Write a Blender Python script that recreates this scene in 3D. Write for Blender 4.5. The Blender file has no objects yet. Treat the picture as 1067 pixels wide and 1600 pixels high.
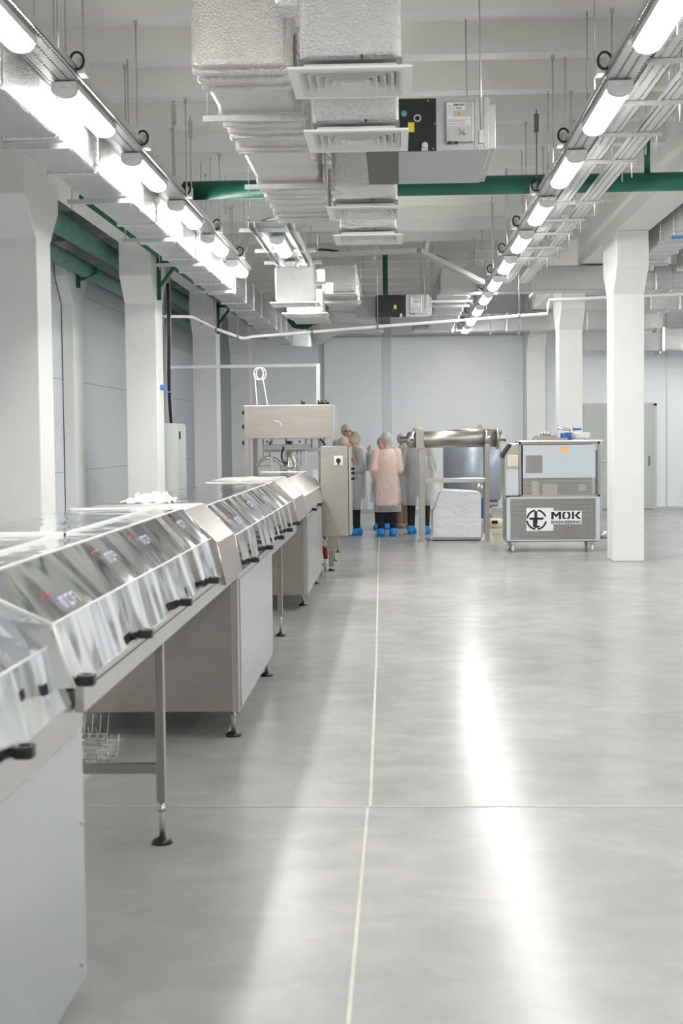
import bpy, bmesh, math, random
from mathutils import Vector, Matrix
random.seed(7)
S = bpy.context.scene
C = bpy.context.collection
PI = math.pi
# ------------------------------------------------------------------ camera
FPX, CX, CY = 2200.0, 533.5, 800.0
vy = Vector(((622 - CX) / FPX, -(682 - CY) / FPX, -1.0)).normalized()
vz = Vector((-.011, 1.0, 0)); vz.z = -(vz.x * vy.x + vz.y * vy.y) / vy.z; vz.normalize()
vx = vy.cross(vz)
EYE = Vector((0, 0, 1.62))
cam_d = bpy.data.cameras.new('camera'); cam = bpy.data.objects.new('camera', cam_d); C.objects.link(cam)
cam_d.sensor_fit = 'HORIZONTAL'; cam_d.sensor_width = 24.0; cam_d.lens = 24.0 * FPX / 1067.0
cam_d.clip_start = .05; cam_d.clip_end = 100
M = Matrix((vx, vy, vz)).to_4x4(); M.translation = EYE
cam.matrix_world = M
cam_d.dof.use_dof = True; cam_d.dof.focus_distance = 18.0; cam_d.dof.aperture_fstop = 5.0
S.camera = cam
# ------------------------------------------------------------------ light, exposure
LAMP = 52.0
w = bpy.data.worlds.new('world'); S.world = w; w.use_nodes = True
w.node_tree.nodes['Background'].inputs[0].default_value = (.8, .88, 1, 1)
w.node_tree.nodes['Background'].inputs[1].default_value = .25
S.view_settings.view_transform = 'Standard'; S.view_settings.look = 'None'
S.view_settings.gamma = 1; S.view_settings.exposure = 0.28
S.view_settings.use_curve_mapping = False
S.cycles.max_bounces = 10; S.cycles.diffuse_bounces = 6; S.cycles.glossy_bounces = 6
S.cycles.transparent_max_bounces = 24
S.cycles.use_denoising = True
S.cycles.sample_clamp_indirect = 8.0


def at(px, py, **k):
    """point of the place that shows at a pixel, on the plane X=, Y= or Z="""
    c = Vector(((px - CX) / FPX, -(py - CY) / FPX, -1.0))
    r = Vector((vx.dot(c), vy.dot(c), vz.dot(c)))
    a, v = list(k.items())[0]
    i = 'XYZ'.index(a)
    return EYE + r * ((v - EYE[i]) / r[i])


# ------------------------------------------------------------------ materials
def nt(name):
    m = bpy.data.materials.new(name); m.use_nodes = True
    n = m.node_tree; b = n.nodes['Principled BSDF']
    return m, n, b


def N(n, t, **k):
    o = n.nodes.new(t)
    for a, v in k.items():
        setattr(o, a, v)
    return o


def coords(n, scale=(1, 1, 1)):
    tc = N(n, 'ShaderNodeTexCoord'); mp = N(n, 'ShaderNodeMapping')
    mp.inputs['Scale'].default_value = scale
    n.links.new(tc.outputs['Object'], mp.inputs['Vector'])
    return mp.outputs['Vector']


def mat(name, col, rough=.5, metal=0, bump=0, bscale=20, stretch=(1, 1, 1), var=0, vscale=3, spec=.5, detail=3, bdist=.02):
    m, n, b = nt(name)
    b.inputs['Base Color'].default_value = (*col, 1)
    b.inputs['Roughness'].default_value = rough
    b.inputs['Metallic'].default_value = metal
    b.inputs['Specular IOR Level'].default_value = spec
    if bump or var:
        v = coords(n, stretch)
    if bump:
        t = N(n, 'ShaderNodeTexNoise'); t.inputs['Scale'].default_value = bscale; t.inputs['Detail'].default_value = detail
        n.links.new(v, t.inputs['Vector'])
        bp = N(n, 'ShaderNodeBump'); bp.inputs['Strength'].default_value = bump; bp.inputs['Distance'].default_value = bdist
        n.links.new(t.outputs['Fac'], bp.inputs['Height']); n.links.new(bp.outputs['Normal'], b.inputs['Normal'])
    if var:
        t = N(n, 'ShaderNodeTexNoise'); t.inputs['Scale'].default_value = vscale; t.inputs['Detail'].default_value = 5
        n.links.new(v, t.inputs['Vector'])
        r = N(n, 'ShaderNodeMapRange'); r.inputs['From Min'].default_value = .3; r.inputs['From Max'].default_value = .7
        r.inputs['To Min'].default_value = 1 - var; r.inputs['To Max'].default_value = 1 + var
        n.links.new(t.outputs['Fac'], r.inputs['Value'])
        mx = N(n, 'ShaderNodeVectorMath', operation='SCALE'); mx.inputs[0].default_value = col
        n.links.new(r.outputs[0], mx.inputs['Scale']); n.links.new(mx.outputs[0], b.inputs['Base Color'])
    return m


WHITE = mat('white_wall_paint', (.86, .86, .85), .55, bump=.06, bscale=30, var=.02, vscale=1.5)
CEIL = mat('ceiling_paint', (.84, .835, .80), .8, bump=.08, bscale=14, var=.03, vscale=1.2)
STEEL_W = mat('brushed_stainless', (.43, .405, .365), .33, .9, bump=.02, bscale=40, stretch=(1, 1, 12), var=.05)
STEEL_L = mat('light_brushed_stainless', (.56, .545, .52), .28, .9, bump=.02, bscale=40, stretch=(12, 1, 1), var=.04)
MIRROR = mat('polished_stainless', (.88, .90, .92), .08, 1, bump=1, bscale=3.0, stretch=(.6, 1, .6), detail=.6, bdist=.045)
MIRTOP = mat('polished_stainless_top', (.74, .76, .77), .04, 1, bump=1, bscale=5, stretch=(1, 1, 1), detail=1.5, bdist=.012)
SIDE = mat('film_covered_steel', (.52, .55, .58), .25, .7, bump=.05, bscale=4)
GALV = mat('galvanised_steel', (.60, .61, .61), .4, .8, var=.08, vscale=20)
GALVD = mat('dark_galvanised_steel', (.22, .24, .24), .5, .5)
TRAYG = mat('dull_grey_tray', (.36, .37, .37), .5, .4)
FOIL = mat('crinkled_foil_insulation', (.66, .66, .665), .24, 1, bump=.9, bscale=120, detail=3, var=.05)
FOILW = mat('warm_foil_insulation', (.70, .685, .655), .25, 1, bump=.9, bscale=110, detail=3, var=.05)
FOILS = mat('smooth_foil_tape', (.72, .73, .73), .22, 1, bump=.4, bscale=45, var=.04)
GREEN = mat('green_enamel', (.012, .13, .085), .38, var=.12, vscale=6)
GREENP = mat('faded_green_pipe_paint', (.10, .25, .205), .45, var=.2, vscale=5)
BLACK = mat('black_plastic', (.012, .012, .013), .35)
BLACKM = mat('black_insulation_sheet', (.018, .019, .022), .6, bump=.1, bscale=60)
RUBBER = mat('dark_grey_rubber', (.13, .13, .125), .7)
WPLAS = mat('white_plastic', (.82, .82, .80), .4)
HOUSE = mat('light_grey_plastic', (.60, .61, .61), .4)
CREAM = mat('cream_plastic', (.72, .70, .56), .5)
GREYC = mat('pale_grey_enamel', (.56, .59, .58), .4)
ACGREY = mat('zinc_sheet', (.50, .52, .52), .42, .75, var=.06, vscale=25)
BLUEFILM = mat('blue_tinted_film_sheet', (.60, .66, .70), .3, .25, var=.02)
TANKM = mat('film_wrapped_steel', (.34, .39, .45), .35, .3, bump=.25, bscale=6, var=.04)
YEL = mat('yellow_sticker', (.85, .72, .02), .5)
ORANGE = mat('orange_note', (.95, .48, .12), .6)
PAPER = mat('white_label', (.85, .86, .87), .5)
INK = mat('black_ink', (.015, .015, .017), .5)
PURPLE = mat('purple_print', (.46, .46, .60), .3)
REDP = mat('red_plastic', (.75, .06, .06), .35)
REDW = mat('dark_red_wheel', (.30, .02, .03), .4)
BLUE = mat('blue_painted_metal', (.02, .09, .33), .35)
BLUEP = mat('light_blue_plastic', (.05, .3, .7), .4)
TEAL = mat('teal_fitting', (.12, .42, .36), .4)
WRAP = mat('stretch_wrap_over_white', (.80, .83, .84), .2, .05, bump=.8, bscale=9, stretch=(1, 1, 1.5), detail=6)
CLEARW = mat('crumpled_clear_film', (.88, .88, .87), .2, .1, bump=1, bscale=18, detail=4)
COVER = mat('blue_shoe_cover', (.01, .27, .72), .5, bump=.6, bscale=40)
SKIN = mat('skin', (.62, .36, .26), .5, bump=.03, bscale=60)
DARKT = mat('black_trousers', (.012, .013, .015), .85, bump=.2, bscale=30)
BROWNT = mat('brown_trousers', (.25, .17, .125), .85, bump=.2, bscale=30)
SHOE = mat('beige_shoe', (.40, .33, .25), .6)
PINKC = mat('pink_coat_cloth', (.84, .56, .46), .85, bump=.3, bscale=14)
GREYJ = mat('dark_grey_jacket', (.14, .145, .15), .85, bump=.3, bscale=14)
MIDJ = mat('mid_grey_jacket', (.2, .205, .215), .85, bump=.3, bscale=14)
BLACKJ = mat('black_jacket', (.02, .02, .022), .8, bump=.3, bscale=14)
HAIRD = mat('dark_hair', (.05, .045, .04), .7, bump=.6, bscale=60, stretch=(1, 1, .3))
HAIRB = mat('blond_hair', (.55, .42, .28), .7, bump=.6, bscale=60, stretch=(1, 1, .3))
HAIRG = mat('grey_hair', (.42, .40, .38), .7, bump=.6, bscale=60, stretch=(1, 1, .3))
GROUT = mat('pale_joint_filler', (.52, .505, .44), .6, var=.1, vscale=9)
GASK = mat('dark_seam', (.06, .06, .06), .7)
GLASSF = mat('spectacle_frame', (.35, .05, .04), .4)
LIPS = mat('lips', (.45, .16, .14), .5)


def sheer(name, col, alpha, bump=.5, bscale=12, rough=.6):
    m, n, b = nt(name)
    b.inputs['Base Color'].default_value = (*col, 1); b.inputs['Roughness'].default_value = rough
    v = coords(n, (1, 1, .35))
    t = N(n, 'ShaderNodeTexNoise'); t.inputs['Scale'].default_value = bscale; t.inputs['Detail'].default_value = 4
    t.inputs['Distortion'].default_value = 1.2
    n.links.new(v, t.inputs['Vector'])
    bp = N(n, 'ShaderNodeBump'); bp.inputs['Strength'].default_value = bump; bp.inputs['Distance'].default_value = .03
    n.links.new(t.outputs['Fac'], bp.inputs['Height']); n.links.new(bp.outputs['Normal'], b.inputs['Normal'])
    r = N(n, 'ShaderNodeMapRange'); r.inputs['From Min'].default_value = .35; r.inputs['From Max'].default_value = .7
    r.inputs['To Min'].default_value = alpha; r.inputs['To Max'].default_value = min(1, alpha + .08)
    n.links.new(t.outputs['Fac'], r.inputs['Value']); n.links.new(r.outputs[0], b.inputs['Alpha'])
    return m


GOWN = sheer('sheer_white_nonwoven', (.80, .81, .82), .38)
GOWNC = sheer('very_sheer_white_nonwoven', (.82, .83, .84), .3)
NET = sheer('sheer_hair_net', (.80, .80, .78), .42, bump=.8, bscale=40)
FILM = sheer('clear_polythene_sheet', (.85, .87, .88), .3, bump=.4, rough=.15)


def emit(name, col, s):
    m, n, b = nt(name)
    b.inputs['Base Color'].default_value = (.9, .9, .9, 1)
    b.inputs['Emission Color'].default_value = (*col, 1); b.inputs['Emission Strength'].default_value = s
    return m


LIT = emit('lit_lamp_diffuser', (1, .985, .955), LAMP)


def floor_mat():
    m, n, b = nt('polished_concrete')
    v = coords(n, (1, .55, 1))
    L = n.links.new
    a = N(n, 'ShaderNodeTexNoise'); a.inputs['Scale'].default_value = .9; a.inputs['Detail'].default_value = 8; a.inputs['Roughness'].default_value = .62
    c = N(n, 'ShaderNodeTexNoise'); c.inputs['Scale'].default_value = 4.5; c.inputs['Detail'].default_value = 6; c.inputs['Distortion'].default_value = .6
    v2 = coords(n, (.8, 1.1, 1))
    L(v, a.inputs['Vector']); L(v2, c.inputs['Vector'])
    mx = N(n, 'ShaderNodeMath', operation='MULTIPLY_ADD'); mx.inputs[1].default_value = .5
    L(c.outputs['Fac'], mx.inputs[0]); L(a.outputs['Fac'], mx.inputs[2])
    cr = N(n, 'ShaderNodeValToRGB'); e = cr.color_ramp.elements
    e[0].position = .52; e[0].color = (.31, .312, .306, 1); e[1].position = 1.0; e[1].color = (.45, .45, .435, 1)
    e2 = cr.color_ramp.elements.new(.75); e2.color = (.365, .37, .362, 1)
    L(mx.outputs[0], cr.inputs[0]); L(cr.outputs[0], b.inputs['Base Color'])
    r = N(n, 'ShaderNodeMapRange'); r.inputs['From Min'].default_value = .5; r.inputs['From Max'].default_value = 1
    r.inputs['To Min'].default_value = .20; r.inputs['To Max'].default_value = .26
    L(mx.outputs[0], r.inputs['Value']); L(r.outputs[0], b.inputs['Roughness'])
    b.inputs['Specular IOR Level'].default_value = .13
    bp = N(n, 'ShaderNodeBump'); bp.inputs['Strength'].default_value = .012; bp.inputs['Distance'].default_value = .02
    L(c.outputs['Fac'], bp.inputs['Height']); L(bp.outputs['Normal'], b.inputs['Normal'])
    return m


def stripes(name, col, axis, period, width, depth=.3, rough=.4, dark=.55, second=None):
    """flat sheet with fine pressed grooves; real joint lines every `period` metres"""
    m, n, b = nt(name)
    L = n.links.new
    tc = N(n, 'ShaderNodeTexCoord'); sp = N(n, 'ShaderNodeSeparateXYZ'); L(tc.outputs['Object'], sp.inputs[0])

    def line(ax, per, wd):
        q = N(n, 'ShaderNodeMath', operation='DIVIDE'); q.inputs[1].default_value = per; L(sp.outputs[ax], q.inputs[0])
        f = N(n, 'ShaderNodeMath', operation='FRACT'); L(q.outputs[0], f.inputs[0])
        g = N(n, 'ShaderNodeMath', operation='LESS_THAN'); g.inputs[1].default_value = wd / per; L(f.outputs[0], g.inputs[0])
        return g.outputs[0]
    g = line(axis, period, width)
    if second:
        h = line(*second)
        mxm = N(n, 'ShaderNodeMath', operation='MAXIMUM'); L(g, mxm.inputs[0]); L(h, mxm.inputs[1]); g = mxm.outputs[0]
    mix = N(n, 'ShaderNodeMix', data_type='RGBA')
    mix.inputs[6].default_value = (*col, 1); mix.inputs[7].default_value = (*[c * dark for c in col], 1)
    L(g, mix.inputs[0]); L(mix.outputs[2], b.inputs['Base Color'])
    b.inputs['Roughness'].default_value = rough
    return m


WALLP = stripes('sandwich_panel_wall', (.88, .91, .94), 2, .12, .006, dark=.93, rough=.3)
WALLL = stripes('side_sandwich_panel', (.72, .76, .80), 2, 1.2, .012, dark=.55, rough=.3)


def perforated(name, col, pitch, rad, ax=(0, 2), metal=.8, slot=None, rough=.4):
    """sheet with a staggered pattern of real see-through holes"""
    m, n, b = nt(name)
    L = n.links.new
    b.inputs['Base Color'].default_value = (*col, 1); b.inputs['Metallic'].default_value = metal; b.inputs['Roughness'].default_value = rough
    tc = N(n, 'ShaderNodeTexCoord'); sp = N(n, 'ShaderNodeSeparateXYZ'); L(tc.outputs['Object'], sp.inputs[0])
    px, py = (pitch, pitch * 1.732) if slot is None else slot

    def near(off):
        ds = []
        for a, p in ((ax[0], px), (ax[1], py)):
            q = N(n, 'ShaderNodeMath', operation='MULTIPLY_ADD'); q.inputs[1].default_value = 1 / p; q.inputs[2].default_value = off + 100
            L(sp.outputs[a], q.inputs[0])
            f = N(n, 'ShaderNodeMath', operation='FRACT'); L(q.outputs[0], f.inputs[0])
            s = N(n, 'ShaderNodeMath', operation='SUBTRACT'); s.inputs[1].default_value = .5; L(f.outputs[0], s.inputs[0])
            t = N(n, 'ShaderNodeMath', operation='MULTIPLY'); t.inputs[1].default_value = p if slot is None else (1 / .55 if a == ax[1] else 1 / .28)
            L(s.outputs[0], t.inputs[0])
            u = N(n, 'ShaderNodeMath', operation='POWER'); u.inputs[1].default_value = 2 if slot is None else 4
            ab = N(n, 'ShaderNodeMath', operation='ABSOLUTE'); L(t.outputs[0], ab.inputs[0]); L(ab.outputs[0], u.inputs[0])
            ds.append(u.outputs[0])
        s = N(n, 'ShaderNodeMath', operation='ADD'); L(ds[0], s.inputs[0]); L(ds[1], s.inputs[1])
        return s.outputs[0]
    d = near(0)
    if slot is None:
        d2 = near(.5); mn = N(n, 'ShaderNodeMath', operation='MINIMUM'); L(d, mn.inputs[0]); L(d2, mn.inputs[1]); d = mn.outputs[0]
    g = N(n, 'ShaderNodeMath', operation='GREATER_THAN'); g.inputs[1].default_value = rad ** 2 if slot is None else .5 ** 4
    L(d, g.inputs[0]); L(g.outputs[0], b.inputs['Alpha'])
    return m


PERF = perforated('perforated_steel_sheet', (.62, .61, .58), .021, .0078)
PERFY = perforated('perforated_steel_side_sheet', (.62, .61, .58), .021, .0078, ax=(1, 2))
SLOTY = perforated('slotted_tray_along', (.66, .67, .67), 0, 0, ax=(0, 1), slot=(.06, .05))
SLOTX = perforated('slotted_tray_across', (.62, .63, .63), 0, 0, ax=(0, 2), slot=(.034, .03))
SLOTV = perforated('slotted_tray_upright', (.6, .61, .61), 0, 0, ax=(0, 2), slot=(.03, .05))


# ------------------------------------------------------------------ mesh helpers
class MB:
    def __init__(s):
        s.v = []; s.f = []; s.sm = []

    def add(s, vs, fs, smooth=False):
        o = len(s.v); s.v += [tuple(v) for v in vs]
        s.f += [tuple(i + o for i in f) for f in fs]; s.sm += [smooth] * len(fs)
        return s

    def box(s, x0, x1, y0, y1, z0, z1, rot=None, c=None):
        vs = [Vector((x, y, z)) for x in (x0, x1) for y in (y0, y1) for z in (z0, z1)]
        if rot:
            c = Vector(c) if c else sum(vs, Vector()) / 8
            vs = [rot @ (v - c) + c for v in vs]
        return s.add(vs, [(0, 1, 3, 2), (4, 6, 7, 5), (0, 4, 5, 1), (2, 3, 7, 6), (0, 2, 6, 4), (1, 5, 7, 3)])

    def prism(s, pts, a, b, axis='Y'):
        """polygon pts in the plane across `axis`, extruded a..b"""
        def P(p, t):
            return {'Y': (p[0], t, p[1]), 'X': (t, p[0], p[1]), 'Z': (p[0], p[1], t)}[axis]
        n = len(pts)
        vs = [P(p, a) for p in pts] + [P(p, b) for p in pts]
        fs = [tuple(range(n)), tuple(range(2 * n - 1, n - 1, -1))] + [(i, i + n, (i + 1) % n + n, (i + 1) % n) for i in range(n)]
        return s.add(vs, fs)

    def tube(s, pts, r, n=8, r1=None, cap=True):
        pts = [Vector(p) for p in pts]
        m = len(pts); rings = []
        up = None
        for i, p in enumerate(pts):
            d = (pts[min(i + 1, m - 1)] - pts[max(i - 1, 0)]).normalized()
            if up is None:
                up = Vector((0, 0, 1)) if abs(d.z) < .9 else Vector((1, 0, 0))
            a = d.cross(up).normalized(); b2 = a.cross(d).normalized(); up = b2
            rr = r if r1 is None else r + (r1 - r) * i / (m - 1)
            rings.append([p + (a * math.cos(t) + b2 * math.sin(t)) * rr for t in [2 * PI * k / n for k in range(n)]])
        vs = [v for R_ in rings for v in R_]
        fs = [(i * n + k, i * n + (k + 1) % n, (i + 1) * n + (k + 1) % n, (i + 1) * n + k) for i in range(m - 1) for k in range(n)]
        s.add(vs, fs, True)
        if cap:
            o = len(s.v) - len(vs)
            s.f += [tuple(o + k for k in range(n - 1, -1, -1)), tuple(o + (m - 1) * n + k for k in range(n))]; s.sm += [False, False]
        return s

    def lathe(s, c, prof, axis='Z', n=24, smooth=True):
        """prof: (radius, offset along axis)"""
        c = Vector(c); vs = []
        for r, t in prof:
            for k in range(n):
                a = 2 * PI * k / n; u, v = r * math.cos(a), r * math.sin(a)
                vs.append(c + Vector({'Z': (u, v, t), 'X': (t, u, v), 'Y': (u, t, v)}[axis]))
        fs = [(i * n + k, i * n + (k + 1) % n, (i + 1) * n + (k + 1) % n, (i + 1) * n + k) for i in range(len(prof) - 1) for k in range(n)]
        o = len(s.v); s.add(vs, fs, smooth)
        if prof[0][0] > 1e-6:
            s.f.append(tuple(o + k for k in range(n))); s.sm.append(False)
        if prof[-1][0] > 1e-6:
            s.f.append(tuple(o + (len(prof) - 1) * n + k for k in range(n))); s.sm.append(False)
        return s

    def ell(s, c, r, nu=16, nv=10, v0=0, v1=PI, rot=None):
        c = Vector(c); vs = []
        for j in range(nv + 1):
            t = v0 + (v1 - v0) * j / nv
            for k in range(nu):
                a = 2 * PI * k / nu
                p = Vector((r[0] * math.sin(t) * math.cos(a), r[1] * math.sin(t) * math.sin(a), r[2] * math.cos(t)))
                vs.append(c + (rot @ p if rot else p))
        return s.add(vs, [(j * nu + k, j * nu + (k + 1) % nu, (j + 1) * nu + (k + 1) % nu, (j + 1) * nu + k) for j in range(nv) for k in range(nu)], True)

    def sweep(s, pts, w, h, up=(0, 0, 1)):
        """rectangular section w (sideways) x h (up) along a polyline"""
        pts = [Vector(p) for p in pts]; m = len(pts); vs = []; up = Vector(up)
        for i, p in enumerate(pts):
            d = (pts[min(i + 1, m - 1)] - pts[max(i - 1, 0)]).normalized()
            a = d.cross(up).normalized(); b2 = a.cross(d).normalized()
            vs += [p + a * w / 2 * sa + b2 * h / 2 * sb for sa, sb in ((-1, -1), (1, -1), (1, 1), (-1, 1))]
        fs = [(i * 4 + k, i * 4 + (k + 1) % 4, i * 4 + 4 + (k + 1) % 4, i * 4 + 4 + k) for i in range(m - 1) for k in range(4)]
        fs += [(3, 2, 1, 0), tuple((m - 1) * 4 + k for k in range(4))]
        return s.add(vs, fs)

    def build(s, name, m, parent=None, bevel=0, org=None, segs=2):
        me = bpy.data.meshes.new(name)
        o = bpy.data.objects.new(name, me); C.objects.link(o)
        v = s.v
        if org is None and parent is None and v:
            xs, ys, zs = zip(*v)
            org = ((min(xs) + max(xs)) / 2, (min(ys) + max(ys)) / 2, min(zs))
        if parent is not None:
            org = parent['_w'] if '_w' in parent else tuple(parent.location)
            org = tuple(org)
        v = [(a - org[0], b - org[1], c - org[2]) for a, b, c in v]
        me.from_pydata(v, [], s.f)
        for p, sm in zip(me.polygons, s.sm):
            p.use_smooth = sm
        me.materials.append(m)
        bm = bmesh.new(); bm.from_mesh(me); bmesh.ops.recalc_face_normals(bm, faces=bm.faces); bm.to_mesh(me); bm.free()
        if parent is None:
            o.location = org
        else:
            o.parent = parent
            o['_w'] = org
        if parent is None:
            o['_w'] = org
        if bevel:
            b = o.modifiers.new('bevel', 'BEVEL'); b.width = bevel; b.segments = segs; b.limit_method = 'ANGLE'
        return o


def tag(o, label=None, cat=None, group=None, kind=None):
    if label: o['label'] = label
    if cat: o['category'] = cat
    if group: o['group'] = group
    if kind: o['kind'] = kind
    return o


def thing(name, label, cat, loc, group=None):
    o = bpy.data.objects.new(name, None); C.objects.link(o); o.location = loc; o['_w'] = tuple(loc)
    o.empty_display_size = .1
    return tag(o, label, cat, group)


def copy_tree(o, parent=None):
    c = o.copy(); C.objects.link(c); c.parent = parent
    for ch in list(o.children):
        copy_tree(ch, c)
    return c


def struct(name, mb, m, parent=None, bevel=0, label=None):
    o = mb.build(name, m, parent, bevel)
    if parent is None: o['kind'] = 'structure'
    if label: o['label'] = label
    return o


# ------------------------------------------------------------------ the hall
YF = 30.42; XL = -4.33; XR = 9.2; YB = -7.5; ZR = 4.54; ZS = 4.78
struct('floor', MB().box(XL - .2, XR + .2, YB - .2, YF + .2, -.15, 0), floor_mat())
struct('wall_back', MB().box(XL - .2, XR + .2, YF, YF + .2, 0, ZS), WALLP)
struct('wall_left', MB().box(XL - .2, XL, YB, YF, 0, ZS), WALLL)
struct('wall_right', MB().box(XR, XR + .2, YB, YF, 0, ZS), WALLP)
struct('wall_front', MB().box(XL - .2, XR + .2, YB - .2, YB, 0, ZS), WHITE)
ceil = struct('ceiling', MB().box(XL - .2, XR + .2, YB - .2, YF + .2, ZS, ZS + .2), CEIL)
rb = MB()
y = 10.03 - 1.15 * 14
while y < YF - .1:
    for xa, xb in ((XL, XR),):
        rb.prism([(y - .23, ZS + .01), (y - .20, ZR), (y - .02, ZR), (y + .02, ZS + .01)], xa, xb, 'X')
    y += 1.15
rib = rb.build('ceiling_rib', CEIL, ceil)
for nm, (xa, xb) in (('trim_1', (-3.54, -3.12)), ('trim_2', (2.72, 3.13))):
    struct(nm, MB().prism([(xa, 4.13), (xb, 4.13), (xb + .02, ZS), (xa - .02, ZS)], YB, YF, 'Y'), CEIL, bevel=.01,
           label='white painted concrete beam over the %s row of columns' % ('left' if xa < 0 else 'right'))


def column(x0, x1, y0, label, dy=.5, zt=4.13):
    y1 = y0 + dy
    mb = MB().prism([(y0, 0), (y0, 3.38), (y0 - .33, 3.70), (y0 - .33, zt), (y1 + .33, zt), (y1 + .33, 3.70), (y1, 3.38), (y1, 0)], x0, x1, 'X')
    return struct('column', mb, WHITE, bevel=.012, label=label)


for y0, t in ((12.2, 'nearest white column of the left row'), (18.24, 'second white column of the left row, beside the grey cabinet'),
              (24.3, 'third white column of the left row'), (29.75, 'last white column of the left row, against the back wall')):
    column(-3.53, -3.12, y0, t)
column(-3.53, -3.12, 6.2, 'white column of the left row before the frame')
for y0, t in ((17.98, 'nearest white column of the right row, beside the wheeled unit'), (23.95, 'second white column of the right row'),
              (29.9, 'last column of the right row, against the back wall')):
    column(2.715, 3.11, y0, t)
for y0 in (12.1, 18.1, 24.1):
    column(XL + .01, -4.17, y0, 'wall column behind the left row of columns')
# joints sawn in the floor
g = MB()
def fline(pts, wd):
    for a, b in zip(pts[:-1], pts[1:]):
        a, b = Vector((*a, 0)), Vector((*b, 0)); d = (b - a).normalized(); nrm = Vector((-d.y, d.x, 0)) * wd / 2
        g.add([v + Vector((0, 0, .0012)) for v in (a + nrm, a - nrm, b - nrm, b + nrm)], [(0, 1, 2, 3)])
fline([(-.155, 2.5), (-.147, 6.09)], .012)
fline([(-.137, 6.11), (-.17, 9.9), (-.20, 12.4), (-.26, 17.4), (-.33, 24)], .014)
fline([(-3.5, 6.09), (9, 6.12)], .014)
fline([(3.0, 6.1), (3.05, 30)], .01)
fline([(-3.5, 18.6), (9, 18.65)], .012)
g.build('joint_line', GROUT, bpy.data.objects['floor'])
# back wall: cover strips, conduit, skirting
for i, (xa, xb) in enumerate(((598, 612), (500, 503), (817, 820), (851, 854), (1040, 1043))):
    p, q = at(xa, 650, Y=YF), at(xb, 650, Y=YF)
    struct('trim_%d' % (i + 3), MB().box(p.x, q.x, YF - .012, YF + .01, .05, 4.7), BLUEFILM, bevel=.004, label='vertical cover strip on the panelled back wall')
struct('baseboard_back', MB().box(XL, XR, YF - .02, YF, 0, .06), GREYC)
struct('trim_9', MB().box(-3.6, 2.7, YF - .02, YF, at(600, 527, Y=YF).z, at(600, 524, Y=YF).z), GREYC, label='pale horizontal strip high on the back wall')
# door beside the right column
p0, p1 = at(912, 632, Y=YF), at(1023, 796, Y=YF)
d = tag(thing('door_1', 'pale grey double door in the back wall, partly hidden by the column', None, (p0.x, YF - .04, 0)), kind='structure')
MB().box(p0.x, (p0.x + p1.x) / 2, YF - .05, YF - .01, 0.02, p0.z - .04).build('door_leaf', GREYC, d)
MB().box((p0.x + p1.x) / 2 + .01, p1.x - .04, YF - .05, YF - .01, 0.02, p0.z - .04).build('door_leaf', GREYC, d)
MB().box(p0.x - .05, p1.x + .03, YF - .06, YF - .005, p0.z - .04, p0.z + .02).box(p1.x - .04, p1.x + .03, YF - .06, YF - .005, 0, p0.z).build('door_frame', HOUSE, d)
MB().box(p1.x - .14, p1.x - .11, YF - .08, YF - .05, .95, 1.15).build('door_handle', GALVD, d)

# ------------------------------------------------------------------ lamps
ORD = ['nearest', 'second', 'third', 'fourth', 'fifth', 'sixth', 'seventh', 'eighth', 'ninth', 'tenth', 'eleventh', 'twelfth']
LZ = 3.72


def make_lamp(side):
    L = 1.2; t = thing('ceiling_lamp', 'x', 'lamp', (0, 0, LZ))
    seg = 10; pr = []
    for k in range(seg + 1):
        a = PI * k / seg; pr.append((.072 * math.cos(a), LZ - .012 - .05 * math.sin(a) ** .8))
    dm = MB(); n = len(pr); vs = []; ys = (-L / 2 + .05, L / 2 - .06, L / 2 - .03, L / 2 - .012); sc = (1, 1, .93, .7)
    for yy, s_ in zip(ys, sc):
        vs += [(p[0] * s_, yy, LZ - .012 + (p[1] - LZ + .012) * s_) for p in pr]
    dm.add(vs, [(j * n + k, j * n + k + 1, (j + 1) * n + k + 1, (j + 1) * n + k) for j in range(3) for k in range(n - 1)], True)
    dm.add([(p[0], -L / 2 + .05, p[1]) for p in pr], [tuple(range(n))]); o = len(dm.v)
    dm.add([(p[0] * .7, L / 2 - .012, LZ - .012 + (p[1] - LZ + .012) * .7) for p in pr], [tuple(range(n))])
    dm.build('diffuser', LIT, t)
    MB().box(-.077, .077, -L / 2, L / 2, LZ - .014, LZ + .03).build('housing', HOUSE, t, .008)
    e = MB(); pr2 = [(p[0] * 1.06, LZ - .012 + (p[1] - LZ + .012) * 1.08) for p in pr]
    e.prism(pr2, -L / 2 - .01, -L / 2 + .055)
    e.build('end_cap', HOUSE, t)
    MB().box(-.05, -.02, -L / 2 - .006, -L / 2 + .02, LZ - .01, LZ + .01).box(.02, .05, -L / 2 - .006, -L / 2 + .02, LZ - .01, LZ + .01).build('clip', GALV, t)
    s = side
    MB().box(s * .115, s * .165, -L / 2 - .16, -L / 2 - .04, LZ + .03, LZ + .12).build('junction_box', HOUSE, t, .006)
    pts = [(s * .10, -L / 2 - .1 + .0 * a, 0) for a in (0,)]
    pts = [(s * (.12 + .04 * math.cos(a)), -L / 2 - .17, LZ + .10 + .05 * math.sin(a)) for a in [2 * PI * k / 14 - .8 for k in range(15)]]
    MB().tube(pts, .008, 6).build('cable', BLACK, t)
    return t


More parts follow.
